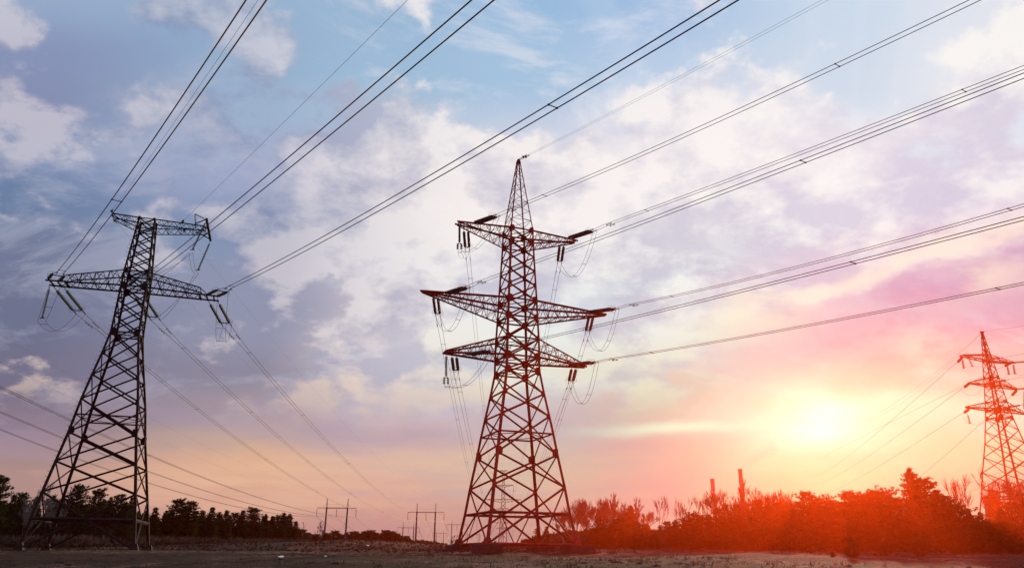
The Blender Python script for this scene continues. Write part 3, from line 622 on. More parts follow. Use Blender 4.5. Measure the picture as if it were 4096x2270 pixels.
# ------------------------------------------------------------------ trees
rnd = random.Random(7)
def rv(a, b): return rnd.uniform(a, b)
def tuft(m, p, axis, L, n, w):
    axis = axis.normalized(); u = axis.orthogonal().normalized(); v = axis.cross(u)
    for i in range(n):
        a = rnd.uniform(0, 6.283); sp = rnd.uniform(.15, 1.0); d = (axis * rnd.uniform(.35, 1) + (u * math.cos(a) + v * math.sin(a)) * sp).normalized()
        l = L * rnd.uniform(.6, 1.1); s = d.cross(Vector((rv(-1, 1), rv(-1, 1), rv(-1, 1)))).normalized() * w
        b = len(m.v); m.v += [p - s * .5, p + s * .5, p + d * l * .7 + s * .7, p + d * l, p + d * l * .7 - s * .7]; m.f.append((b, b + 1, b + 2, b + 3, b + 4))
def pine_meshes(name, H, crown0, width, shape, density, trunk_lean=0, mat='needles', clump=.25, up=.35, gaps=.0):
    T = MB(); C = MB(); n = 9; lean = Vector((trunk_lean, trunk_lean * .4, 0))
    tp = lambda t: Vector((0, 0, H * t)) + lean * t * t * H + Vector((math.sin(t * 5) * .06, math.cos(t * 4) * .05, 0)) * H * .1
    T.tube([tp(i / n) for i in range(n + 1)], [H * .017 * (1 - i / n * .9) + .015 for i in range(n + 1)], 6)
    z = crown0
    while z < .985:
        q = (z - crown0) / (1 - crown0)
        r = width * shape(q) * rv(.72, 1.15); nb = max(4, int(rv(5, 8)))
        a0 = rv(0, 6.28)
        for b in range(nb):
            if rnd.random() < gaps: continue
            a = a0 + b * 6.283 / nb + rv(-.35, .35); rr = r * rv(.6, 1.12); st = tp(z); el = rv(.05, .5) * (1 if q < .8 else 1.6)
            d = Vector((math.cos(a), math.sin(a), el)).normalized(); end = st + d * rr
            mid = st.lerp(end, .5) - Vector((0, 0, .06 * rr)); T.tube([st, mid, end], [H * .005 * (1 - q * .6) + .01, .02, .008], 3, cap=False)
            k = max(2, int(rr / clump * density))
            for i in range(k):
                t = .25 + .8 * (i + 1) / k; c = st.lerp(end, min(t, 1.03)) + Vector((rv(-1, 1), rv(-1, 1), rv(-.5, .8))) * clump * .75
                tuft(C, c, Vector((d.x * .5, d.y * .5, up + .5)) + Vector((rv(-.4, .4), rv(-.4, .4), rv(-.2, .3))), clump * rv(.9, 1.7), 9, clump * .15)
                tuft(C, c, Vector((rv(-1, 1), rv(-1, 1), rv(-.6, .6))), clump * .8, 6, clump * .16)
        z += rv(.017, .030)
    for i in range(5): tuft(C, tp(1) - Vector((0, 0, .15 * i)), Vector((rv(-.3, .3), rv(-.3, .3), 1)), clump * 1.2, 8, clump * .16)
    return T.mesh(name + '_trunk', M['bark']), C.mesh(name + '_crown', M[mat])
cone = lambda q: (1 - q) ** .75 * (.55 + .45 * min(1, q * 5)) + .06
dome = lambda q: math.sqrt(max(0, 1 - (q * 1.0 - .25) ** 2 / .62)) * (.75 if q < .15 else 1) + .05
lumpy = lambda q: (.95 - .75 * q) * (1 + .28 * math.sin(q * 17)) + .1
PINE = {}
for i in range(3): PINE['cone%d' % i] = (10,) + pine_meshes('young_pine', 10, .05, 2.3 + .25 * i, cone, 1.7)
for i in range(3): PINE['dome%d' % i] = (10,) + pine_meshes('old_pine', 10, .12 + .05 * i, 2.2, dome, 1.7, rv(-.03, .03), gaps=.1)
for i in range(3): PINE['lit%d' % i] = (8,) + pine_meshes('bushy_pine', 8, .04, 2.6 + .2 * i, [lumpy, cone, dome][i], 1.2, rv(-.02, .02), 'needles_lit', .24, .9, gaps=.08)
PINE['big'] = (9,) + pine_meshes('big_pine', 9, .1, 3.0, lambda q: [1.0, .95, .88, .72, .62, .5, .42, .36, .26, .1][min(9, int(q * 10))] * (1 + .15 * math.sin(q * 40)), 1.8, 0, 'needles_lit', .25, .8)
PINE['far0'] = (10,) + pine_meshes('distant_pine', 10, .02, 2.6, cone, .8, 0, 'needles', .45)
PINE['far1'] = (10,) + pine_meshes('distant_pine', 10, .1, 2.6, dome, .8, 0, 'needles', .6)
def bare_mesh(name, H, spread, mat, depth=5, thick=.014, upb=.25, split=(2, 3), multi=1, seed=0, droop=0, first=.3):
    rr = random.Random(seed); m = MB(); cnt = [0]
    def grow(p, d, L, r, lev):
        n = 3; pts = [p]; rs = [r]; q = p; dd = d
        for i in range(n):
            dd = (dd + Vector((rr.uniform(-1, 1), rr.uniform(-1, 1), rr.uniform(-.6, 1) * .6)) * .16 + Vector((0, 0, upb * .25 - droop * lev * .05))).normalized(); q = q + dd * L / n; pts.append(q); rs.append(r * (1 - (i + 1) / n * .42))
        m.tube(pts, rs, 5 if lev < 2 else 3, cap=False)
        if lev >= depth: return
        k = rr.randint(*split) + (1 if lev > 1 else 0) + (1 if lev == depth - 1 else 0)
        for i in range(k):
            a = rr.uniform(0, 6.283); u = dd.orthogonal().normalized(); v = dd.cross(u); sp = spread * rr.uniform(.6, 1.25) * (.55 if i == 0 else 1)
            nd = (dd + (u * math.cos(a) + v * math.sin(a)) * sp + Vector((0, 0, upb))).normalized(); t = 1 if i == 0 else rr.uniform(.45, .98)
            st = pts[0].lerp(pts[-1], t) if t < 1 else pts[-1]
            j = min(2, int(t * 3)); st = pts[j].lerp(pts[j + 1], t * 3 - j) if t < 1 else pts[-1]
            grow(st, nd, L * rr.uniform(.6, .85), max(.026, rs[-1] * rr.uniform(.62, .88)), lev + 1)
    for s in range(multi):
        a = rr.uniform(0, 6.28); grow(Vector((0, 0, 0)), Vector((math.cos(a) * .28 * (multi > 1), math.sin(a) * .28 * (multi > 1), 1)).normalized(), H * first, H * thick, 0)
    zm = max(v.z for v in m.v); k = H / zm; m.v = [Vector((v.x * k, v.y * k, v.z * k)) for v in m.v]
    return m.mesh(name, M[mat])
BARE = {'sparse0': bare_mesh('bare', 10, .42, 'bark', 4, .012, .22, seed=3, first=.34), 'sparse1': bare_mesh('bare', 10, .5, 'bark', 4, .012, .2, seed=11, first=.3), 'sparse2': bare_mesh('bare', 10, .4, 'bark', 4, .011, .3, seed=23, first=.36, multi=2),
        'dense0': bare_mesh('bare', 10, .5, 'bark', 5, .014, .16, seed=5, split=(3, 3), first=.3), 'dense1': bare_mesh('bare', 10, .55, 'bark', 5, .014, .2, seed=8, split=(3, 3), first=.27, multi=2), 'dense2': bare_mesh('bare', 10, .48, 'bark', 5, .013, .24, seed=15, split=(3, 3), first=.3),
        'birch0': bare_mesh('bare', 10, .5, 'birch', 5, .012, .2, seed=31, split=(2, 3), first=.3, multi=2), 'birch1': bare_mesh('bare', 10, .45, 'birch', 5, .012, .28, seed=37, split=(2, 3), first=.3)}
used_labels = {}
def uniq(label):
    assert label not in used_labels, label
    used_labels[label] = 1; return label
def pine(px, py, Y, kind, label, group, wid=1.0, base=None):
    top_ = at(px, py, Y); zg = (ground(top_.x, Y) if base is None else base) - .1; H0, tm, cm = PINE[kind]; s = (top_.z - zg) / H0 * .985
    o = empty('pine_tree', (top_.x, Y, zg), rnd.uniform(0, 6.28), label=label, cat='pine tree', group=group)
    for nm, me in (('trunk', tm), ('crown', cm)):
        c = bpy.data.objects.new(nm, me); col.objects.link(c); c.parent = o
    o.scale = (s * wid, s * wid, s); return o
def bare(px, py, Y, kind, label, group, wid=1.0, rz=None):
    top_ = at(px, py, Y); zg = ground(top_.x, Y) - .1; s = (top_.z - zg) / 10
    o = bpy.data.objects.new('bare_tree', BARE[kind]); col.objects.link(o); o.location = (top_.x, Y, zg); o.rotation_euler = (0, 0, rnd.uniform(0, 6.28) if rz is None else rz); o.scale = (s * wid, s * wid, s)
    tag(o, label, 'bare tree', group); return o
ordw = ['first', 'second', 'third', 'fourth', 'fifth', 'sixth', 'seventh', 'eighth', 'ninth', 'tenth', 'eleventh', 'twelfth', 'thirteenth', 'fourteenth', 'fifteenth', 'sixteenth', 'seventeenth', 'eighteenth', 'nineteenth', 'twentieth', 'twenty-first', 'twenty-second', 'twenty-third', 'twenty-fourth']
G1 = 'pines of the left wood'
for (x, y, Y, k, w, lab) in [(2, 1902, 88, 'dome0', 1.0, 'tallest pine at the left edge of the picture'), (-70, 1930, 92, 'cone1', 1, 'pine cut by the left edge behind the tallest one'), (58, 1975, 94, 'cone0', .9, 'lower pine leaning on the tallest pine at the left edge'), (93, 1972, 104, 'dome1', .9, 'pine just left of the pale bare trees by the black pylon'),
    (250, 1990, 110, 'cone2', 1, 'pine half hidden by bare trees inside the black pylon legs'), (317, 1940, 100, 'dome2', .95, 'tall round topped pine framed by the black pylon legs'), (396, 1957, 108, 'dome0', .95, 'pine right of the round topped one inside the black pylon'), (446, 1985, 112, 'cone1', .9, 'short pine between two rounder pines inside the black pylon'),
    (485, 1978, 108, 'dome1', .95, 'rounded pine nearest the right legs of the black pylon'), (532, 1985, 116, 'cone0', .9, 'narrow pine behind the right legs of the black pylon')]:
    pine(x, y, Y, k, uniq(lab), G1, w)
rowx = [(585, 2040, 122, 'cone2'), (624, 2027, 118, 'cone0'), (666, 2040, 124, 'cone1'), (713, 1996, 120, 'dome0'), (742, 2020, 126, 'cone0'), (768, 2005, 122, 'dome2'), (812, 2040, 130, 'cone2'), (852, 2026, 128, 'cone0'), (880, 2045, 134, 'cone1'), (910, 2038, 132, 'cone2'), (942, 2050, 140, 'dome1'), (975, 2038, 140, 'cone0'), (1022, 2031, 144, 'dome0'), (1064, 2053, 150, 'cone1'), (1092, 2068, 156, 'cone2'), (1118, 2060, 160, 'dome1'), (1138, 2048, 158, 'cone0'), (1162, 2052, 162, 'cone1'), (1184, 2082, 168, 'cone2')]
for i, (x, y, Y, k) in enumerate(rowx): pine(x, y, Y, k, uniq(f'{ordw[i]} pine from the left in the dark wood beside the black pylon'), 'pines right of the black pylon', rv(1.1, 1.35))
for i, x in enumerate(range(570, 1185, 44)): pine(x + rv(-9, 9), 2050 + rv(-6, 10) + max(0, x - 900) * .05, 124 + (x - 560) * .07, rnd.choice(['cone0', 'cone1', 'cone2']), uniq(f'{ordw[i]} middle height pine from the left filling the dark wood'), 'middle pines of the dark wood', 1.3)
for i, x in enumerate(range(20, 560, 60)): pine(x + rv(-9, 9), 2005 + rv(-8, 14), 106 + rv(-2, 3), rnd.choice(['cone0', 'cone1', 'cone2']), uniq(f'{ordw[i]} middle height pine from the left edge behind the black pylon'), 'middle pines behind the black pylon', 1.3)
for i, x in enumerate(range(560, 1190, 52)): pine(x + rv(-8, 8), 2085 + rv(-15, 15) + (x - 560) * .03, 112 + (x - 560) * .075, rnd.choice(['cone0', 'cone1', 'cone2']), uniq(f'{ordw[i]} low pine from the left along the front of the dark wood'), 'low pines in front of the dark wood', 1.5)
for i, x in enumerate(range(-40, 560, 60)): pine(x + rv(-8, 8), 2070 + rv(-20, 20), 98 + rv(-2, 4), rnd.choice(['cone0', 'cone1', 'cone2']), uniq(f'{ordw[i]} low pine from the left edge in front of the left wood'), 'low pines behind the black pylon', 1.4)
for x, y, Y, k, lab in [(150, 1948, 99, 'birch0', 'pale bare tree left of the first leg of the black pylon'), (212, 1925, 97, 'birch1', 'tallest pale bare tree seen between the left legs of the black pylon'), (275, 1945, 99, 'birch0', 'pale bare tree right of the second leg of the black pylon'), (235, 2010, 95, 'birch1', 'low whitish tangled tree inside the black pylon'), (120, 2010, 96, 'birch0', 'low pale tree by the left edge of the wood')]:
    bare(x, y, Y, k, uniq(lab), 'bare trees by the left pylon', 1.0)
# centre rows
for x, y, Y, k, lab in [(1218, 2082, 215, 'sparse1', 'small bare tree just right of the dark left wood'), (1286, 2078, 205, 'birch0', 'spreading pale bare tree beside the first concrete portal pole'), (1250, 2130, 210, 'dense0', 'low bare tree between the two paler ones near the portal pylon')]:
    bare(x, y, Y, k, uniq(lab), 'bare trees near the portal pylon', 1.0)
mid = [(1205, 2118), (1236, 2130), (1268, 2136), (1305, 2132), (1341, 2124), (1368, 2138), (1386, 2128), (1417, 2126), (1440, 2134), (1466, 2125), (1485, 2122), (1510, 2130), (1544, 2122), (1566, 2126), (1588, 2134), (1610, 2145), (1627, 2143)]
for i, (x, y) in enumerate(mid): pine(x, y, 250 + i * 6, rnd.choice(['far0', 'far1']), uniq(f'{ordw[i]} pine from the left in the wood behind the portal pylons'), 'pines of the distant wood', 1.9)
def tree_mass(name, pts, Y0, Y1, label, mat='needles', cl=1.0, n=700, cat='trees'):
    """far-off wood that reads as one mass: leaf clumps filling a bumpy band"""
    m = MB(); xs = [p[0] for p in pts]
    for i in range(n):
        t = rnd.random(); x = lerp(xs[0], xs[-1], t)
        for (xa, ya), (xb, yb) in zip(pts, pts[1:]):
            if xa <= x <= xb: y = lerp(ya, yb, (x - xa) / (xb - xa)); break
        Y = rv(Y0, Y1); tp = at(x, y, Y); zg = ground(tp.x, Y) - .3; h = (tp.z - zg) * (1 - .25 * abs(math.sin(x * .21))) ; z = zg + h * (rnd.random() ** .6)
        tuft(m, Vector((tp.x + rv(-1, 1), Y, z)), Vector((rv(-.3, .3), rv(-.3, .3), 1)), cl * rv(.7, 1.4), 7, cl * .32)
    o = m.build(name, M[mat]); tag(o, label, cat, kind='stuff'); return o
tree_mass('far_wood', [(1560, 2166), (1634, 2166), (1680, 2168), (1740, 2176), (1790, 2190)], 420, 520, 'low dark strip of far wood ending near the central pylon', n=1800, cl=1.9)
tree_mass('far_wood', [(1785, 2192), (1830, 2183), (1870, 2190), (1980, 2191)], 600, 700, 'faint far scrub on the horizon between the central pylon legs', n=500, cl=2.2)
# centre right woods
for x, y, Y, k, lab in [(2108, 2150, 205, 'cone0', 'small pine at the left end of the right wood inside the central pylon'), (2150, 2112, 190, 'dome0', 'first taller pine of the right wood seen between the central pylon legs'), (2185, 2103, 180, 'cone2', 'second taller pine of the right wood seen between the central pylon legs'), (2130, 2140, 200, 'cone1', 'low pine between the small and the first taller pine at the central pylon'), (2215, 2125, 170, 'cone0', 'pine behind the third leg of the central pylon')]:
    pine(x, y, Y, k, uniq(lab), 'pines behind the central pylon', 1.15)
den = [(2235, 2045, 140, 'dense2'), (2262, 2018, 135, 'sparse1'), (2290, 2040, 135, 'dense0'), (2311, 2002, 130, 'dense1'), (2345, 2010, 128, 'dense2'), (2373, 1990, 125, 'dense0'), (2402, 1985, 122, 'dense1'), (2426, 1960, 120, 'dense2'), (2462, 1990, 122, 'dense0'), (2490, 2005, 124, 'dense1'), (2518, 1980, 122, 'dense2'), (2560, 2040, 122, 'dense0')]
for i, (x, y, Y, k) in enumerate(den): bare(x, y, Y, k, uniq(f'{ordw[i]} twiggy tree from the left right of the central pylon'), 'bare trees right of the central pylon', 1.15)
pine(2522, 2022, 112, 'lit1', uniq('dark round pine standing in front of the bare trees right of the central pylon'), 'pines of the right wood', 1.15)
for i, (x, y, Y, k) in enumerate([(2470, 2100, 108, 'cone0'), (2580, 2095, 108, 'cone2'), (2610, 2120, 110, 'cone1')]): pine(x, y, Y, k, uniq(['low pine left of the dark round pine', 'low pine right of the dark round pine', 'lowest pine in the dip beside the sparse bare trees'][i]), 'pines of the right wood', 1.2)
for x, y, k, lab, w in [(2622, 1980, 'sparse0', 'sparse bare tree alone in the gap of the right wood', 1.1), (2708, 1983, 'sparse2', 'slender bare tree second from the gap in the right wood', .8), (2735, 2028, 'sparse1', 'short bare sapling between the slender bare trees', .8), (2762, 1985, 'sparse1', 'bare tree with a forked top left of the first chimney', .9), (2788, 1980, 'sparse0', 'bare tree with heavy boughs closest to the first chimney', .9), (2838, 2010, 'sparse2', 'thin bare sapling in front of the first chimney', .7)]:
    bare(x, y, 108, k, uniq(lab), 'sparse bare trees in the gap', w)
low = [(2640, 2098), (2668, 2085), (2700, 2075), (2735, 2068), (2770, 2052), (2805, 2060), (2835, 2055)]
for i, (x, y) in enumerate(low): pine(x, y, 100 + rv(-3, 3), rnd.choice(['lit0', 'cone1', 'lit2']), uniq(f'{ordw[i]} low bushy pine from the left under the sparse bare trees'), 'low pines under the sparse trees', 1.3)
for x, y, k, w, lab in [(2935, 1902, 'dense2', 1.0, 'tallest feathery bare tree in front of the second chimney'), (2895, 1955, 'dense0', 1.1, 'spreading bare tree between the two chimneys'), (3008, 1945, 'dense1', .95, 'feathery bare tree right of the second chimney'), (3050, 1955, 'dense0', 1, 'bare tree below the left of the sun glow'), (3098, 1945, 'dense2', 1, 'tall bare tree directly left of the sun glow'), (3140, 1960, 'dense1', 1, 'bare tree under the left side of the sun'), (3180, 1985, 'dense0', .9, 'last feathery bare tree before the backlit pines')]:
    bare(x, y, 104, k, uniq(lab), 'feathery bare trees by the chimneys', w)
P2 = [(2868, 2035, 96, 'lit0'), (2905, 2018, 95, 'lit1'), (2945, 2015, 96, 'cone2'), (2985, 2040, 94, 'lit2'), (3035, 1998, 94, 'lit1'), (3070, 1985, 95, 'cone0'), (3110, 2010, 93, 'lit0'), (3150, 2020, 92, 'lit2'), (3190, 2005, 90, 'lit1'),
      (3224, 1968, 88, 'lit0'), (3262, 1998, 87, 'lit1'), (3290, 1988, 86, 'lit2'), (3328, 2003, 85, 'lit0'), (3360, 2010, 85, 'lit1'), (3388, 1966, 84, 'lit0'), (3430, 1978, 83, 'lit2'), (3460, 1975, 83, 'lit1'), (3487, 1965, 82, 'lit0'), (3530, 1960, 81, 'lit2'), (3565, 1985, 80, 'lit1')]
for i, (x, y, Y, k) in enumerate(P2): pine(x, y, Y, k, uniq(f'{ordw[i]} backlit pine from the left between chimneys and big pine'), 'backlit pines below the sun', rv(1.0, 1.25))
pine(3634, 1868, 78, 'big', uniq('big orange backlit pine towering over the right wood'), 'backlit pines below the sun', 1.0)
for x, y, k, lab in [(3700, 1915, 'lit0', 'tall pine shoulder right against the big backlit pine'), (3740, 1960, 'lit1', 'pine stepping down right of the big backlit pine'), (3782, 1984, 'lit0', 'pine with upright tufts before the bare trees at right'), (3822, 2015, 'lit2', 'short pine under the bare trees at right'), (3870, 2030, 'cone0', 'low pine left of the base of the right pylon'), (3920, 2045, 'cone2', 'low dark pine at the left foot of the right pylon')]:
    pine(x, y, 80, k, uniq(lab), 'pines near the right pylon', 1.15)
for x, y, Y, k, w, lab in [(3815, 1890, 92, 'sparse0', 1.0, 'leafless tree leaning left of the right pylon'), (3850, 1915, 93, 'sparse2', 1.0, 'leafless tree with straight twigs left of the right pylon'), (3904, 1858, 95, 'sparse1', 1.0, 'tallest leafless tree beside the right pylon'), (4010, 1905, 120, 'dense2', 1.0, 'leafless tree seen through the legs of the right pylon'), (4075, 1898, 92, 'dense0', 1.0, 'leafless tree at the right edge of the picture'), (3955, 1925, 120, 'dense1', .8, 'fine leafless tree behind the left leg of the right pylon')]:
    bare(x, y, Y, k, uniq(lab), 'leafless trees near the right pylon', w)
for x, y, Y, k, lab in [(3970, 1955, 118, 'cone1', 'tall narrow pine seen through the legs of the right pylon'), (4000, 2030, 84, 'cone0', 'dark pine before the legs of the right pylon'), (4050, 2010, 84, 'dome1', 'dark rounded pine near the right edge'), (4100, 1985, 84, 'cone2', 'dark pine cut by the right edge'), (4150, 1960, 86, 'dome0', 'pine just outside the right edge')]:
    pine(x, y, Y, k, uniq(lab), 'dark pines at the right edge', 1.2)
def wood_mass(pts, Y0, Y1, label, mat, n, cl):
    m = MB(); xs = [p[0] for p in pts]
    for i in range(n):
        t = rnd.random(); x = lerp(xs[0], xs[-1], t)
        for (xa, ya), (xb, yb) in zip(pts, pts[1:]):
            if xa <= x <= xb: y = lerp(ya, yb, (x - xa) / (xb - xa)); break
        Y = lerp(Y0, Y1, t) + rv(-3, 3); tp = at(x, y, Y); zg = ground(tp.x, Y); h = (tp.z - zg) * (.75 + .5 * noise.noise(Vector((x * .03, 1, 2)))); z = zg + h * rnd.random() ** .8
        tuft(m, Vector((tp.x, Y, z)), Vector((rv(-.4, .4), rv(-.4, .4), 1)), cl * rv(.7, 1.4), 9, cl * .17)
    o = m.build('undergrowth', M[mat]); tag(o, label, 'thicket', kind='stuff')
wood_mass([(-80, 1955), (60, 1990), (200, 1995), (330, 1985), (480, 2005), (560, 2042), (900, 2072), (1100, 2085), (1190, 2110)], 112, 172, 'dark tangled interior of the left wood between the pines', 'needles', 14000, .5)
wood_mass([(1195, 2128), (1300, 2142), (1480, 2136), (1600, 2144), (1645, 2160)], 262, 350, 'dark interior of the distant wood behind the portal pylons', 'needles', 6000, .8)
wood_mass([(2090, 2165), (2230, 2120), (2500, 2085), (2640, 2115), (2850, 2070), (3200, 2045), (3600, 2040), (4000, 2070), (4200, 2060)], 132, 92, 'dark tangled interior of the right wood between the pines', 'needles', 12000, .5)
fr = [(x, 2095 + 15 * math.sin(x * .02)) for x in range(2400, 4140, 70)]
ordb = ordw + ['twenty-fifth', 'twenty-sixth']
for i, (x, y) in enumerate(fr): pine(x + rv(-12, 12), y + rv(-18, 12), (100 - (x - 2400) * .018) - 4 + rv(-2, 2), rnd.choice(['lit0', 'lit1', 'lit2']), uniq(f'{ordb[i]} low bushy pine from the left fronting the right wood'), 'low pines along the front of the right wood', 1.55)
# small pines standing out in the field
pine(3402, 2150, 46, 'lit1', uniq('small bushy pine standing alone on the sandy ground below the sun'), 'small pines in the field', 1.5)
pine(3525, 2185, 48, 'lit2', uniq('knee high pine bush right of the small bushy pine'), 'small pines in the field', 1.7)
pine(3330, 2205, 44, 'lit0', uniq('lowest pine seedling left of the small bushy pine'), 'small pines in the field', 1.7)
pine(3668, 2130, 62, 'lit1', uniq('small crooked pine with bare stem in front of the big pine'), 'small pines in the field', 1.4)
# undergrowth
def thicket(name, x0, x1, Yf, hmin, hmax, n, mat, label, kind='shrub'):
    m = MB()
    for i in range(n):
        px = rv(x0, x1); Y = Yf(px) + rv(-4, 5); p = at(px, 2190, Y); zg = ground(p.x, Y); h = rv(hmin, hmax)
        b = Vector((p.x, Y, zg - .05))
        for k in range(6):
            d = Vector((rv(-.5, .5), rv(-.5, .5), 1)).normalized(); m.tube([b, b + d * h * .6, b + d * h + Vector((rv(-.2, .2), rv(-.2, .2), 0))], [.02, .014, .006], 3, cap=False)
        tuft(m, b + Vector((0, 0, h * .3)), Vector((0, 0, 1)), h * .8, 9, .05)
    o = m.build(name, M[mat]); tag(o, label, 'shrubs', kind='stuff')
thicket('undergrowth', -60, 1250, lambda x: 90 + max(0, x - 300) * .07, .6, 1.6, 1500, 'shrub', 'dry brown undergrowth along the foot of the left wood')
thicket('undergrowth', 2200, 4150, lambda x: 108 - (x - 2200) * .016, .6, 2.0, 1400, 'shrub', 'dry brown undergrowth along the foot of the right wood')
thicket('undergrowth', -100, 2500, lambda x: rv(66, 112), .08, .30, 2600, 'dry', 'low dry weeds scattered around and beyond the feet of the pylons')
def grass():
    m = MB()
    for i in range(12000):
        Y = 24 + 96 * rnd.random() ** 1.25; x = rv(-.75, .75) * Y
        if noise.noise(Vector((x * .09, Y * .07, 5))) + rv(-.35, .35) < -.05: continue
        b = Vector((x, Y, ground(x, Y) - .02)); h = rv(.03, .12) * (2.4 if rnd.random() < .10 else 1)
        for k in range(4):
            d = Vector((rv(-.6, .6), rv(-.3, .3), 1)).normalized() * h; s = Vector((.011 + Y * .00018, 0, 0)); q = b + Vector((rv(-.12, .12), rv(-.12, .12), 0)); n = len(m.v)
            m.v += [q - s, q + s, q + d]; m.f.append((n, n + 1, n + 2))
    o = m.build('grass', M['dry']); tag(o, 'short dry grass scattered over the sandy field', 'grass', kind='stuff')
grass()
def clods():
    for i in range(70):
        Y = 24 + 40 * rnd.random() ** 1.3; x = rv(-.7, .7) * Y; s_ = rv(.05, .16); m = MB(); rr = random.Random(i)
        m.lathe((0, 0, -s_ * .3), (rr.uniform(-.2, .2), rr.uniform(-.2, .2), 1), [(0, s_ * .8), (s_ * .35, s_ * rr.uniform(.8, 1.1)), (s_ * .7, s_ * rr.uniform(.4, .7)), (s_ * .9, .01)], 7)
        m.v = [v + Vector((rr.uniform(-1, 1), rr.uniform(-1, 1), rr.uniform(-1, 1))) * s_ * .18 for v in m.v]
        o = m.build('earth_clod', M['clod']); o.location = (x, Y, ground(x, Y)); o.scale = (1.4, 1, .7); tag(o, 'small dark clod of earth lying on the open field', 'clod', 'clods of earth on the field')
clods()
def tall_weeds():
    for (px, Y, n, lab) in ((1958, 64, 9, 'tuft of weeds growing beside the second foundation block of the central pylon'), (1815, 66, 5, 'low tuft of weeds beside the leftmost foundation block of the central pylon')):
        m = MB(); p = at(px, 2205, Y); z = ground(p.x, Y)
        for i in range(n):
            d = Vector((rv(-.4, .4), rv(-.3, .3), 1)).normalized(); h = rv(.7, 1.3); q = Vector((rv(-.3, .3), rv(-.2, .2), 0)); m.tube([q, q + d * h], [.015, .006], 3)
            for t in (.5, .75, 1): tuft(m, q + d * h * t, d, .18, 3, .06)
        o = m.build('weed_plant', M['shrub']); o.location = (p.x, Y, z); tag(o, lab, 'plant', 'weeds by the foundations')
tall_weeds()
for px, py, s, lab in ((1472, 2181, .26, 'largest scrap of white litter left of the central pylon'), (1125, 2227, .2, 'white scrap of litter low in the field at left'), (1301, 2223, .1, 'tiny white scrap of litter between the two larger ones')):
    lo, hi = 15., 200.
    for _ in range(40):
        Y = (lo + hi) / 2; p = at(px, py, Y)
        if p.z > ground(p.x, Y): lo = Y
        else: hi = Y
    m = MB(); rr = random.Random(px)
    v = [Vector((math.cos(a) * s * rr.uniform(.5, 1), math.sin(a) * s * rr.uniform(.5, 1), rr.uniform(0, .25) * s)) for a in [k * .785 for k in range(8)]]; m.v = v + [Vector((s * .2, 0, s * .42)), Vector((0, 0, -.05))]
    for k in range(8): m.f += [(k, (k + 1) % 8, 8), ((k + 1) % 8, k, 9)]
    o = m.build('litter', M['litter']); o.location = (p.x, Y, ground(p.x, Y)); tag(o, lab, 'litter', 'white litter in the field')

# ------------------------------------------------------------------ chimneys and smoke
def chimney(px, py, wpx, Y, label):
    t = at(px, py, Y); zg = ground(t.x, Y); H = t.z - zg; r = wpx / 2 / FPX * Y * 1.02; root = empty('factory_chimney', (t.x, Y, zg), label=label, cat='chimney', group='factory chimneys on the horizon')
    m = MB(); m.lathe((0, 0, 0), (0, 0, 1), [(0, r * 1.45), (H * .5, r * 1.18), (H, r)], 20); m.build('shaft', M['brick'], root)
    for f, hh in ((.995, .5), (.955, .35), (.90, .3)):
        m = MB(); m.lathe((0, 0, H * f - hh), (0, 0, 1), [(0, r * 1.0), (0, r * 1.16), (hh * 2, r * 1.16), (hh * 2, r * .9)], 20); m.build('rim_band', M['brick'], root)
    return root, t, r, H
c1, t1, r1, H1 = chimney(2849, 1914.5, 14.5, 700, 'left red brick factory chimney with a pale band, without smoke')
m = MB(); m.lathe((0, 0, H1 * .79), (0, 0, 1), [(0, r1), (0, r1 * 1.13), (2.2, r1 * 1.125), (2.2, r1)], 20); m.build('pale_band', M['pale_band'], c1)
c2, t2, r2, H2 = chimney(2960, 1875, 14.5, 700, 'taller right factory chimney giving off a thin plume of smoke')
def smoke():
    m = MB(); pts = []; rs = []
    for i in range(14):
        t = i / 13; pts.append(Vector((t * 24 + t * t * 12, 0, -1.5 + 13 * t ** .7 + 8 * t + noise.noise(Vector((i * .7, 0, 0))) * 2))); rs.append(2.3 + 4.0 * t + noise.noise(Vector((i * .9, 4, 0))) * 1.2)
    rs[0] = 1.2; rs[-1] = .6; m.tube(pts, rs, 12)
    mt = bpy.data.materials.new('smoke'); mt.use_nodes = True; nt = mt.node_tree; nt.nodes.clear(); o = nt.nodes.new('ShaderNodeOutputMaterial'); v = nt.nodes.new('ShaderNodeVolumeScatter'); v.inputs['Color'].default_value = (.75, .6, .5, 1); v.inputs['Density'].default_value = .03; nt.links.new(v.outputs[0], o.inputs['Volume'])
    ob = m.build('smoke_plume', mt); ob.location = t2; tag(ob, 'thin plume of smoke drifting right from the taller chimney', 'smoke')
    for p in ob.data.polygons: p.use_smooth = True
smoke()

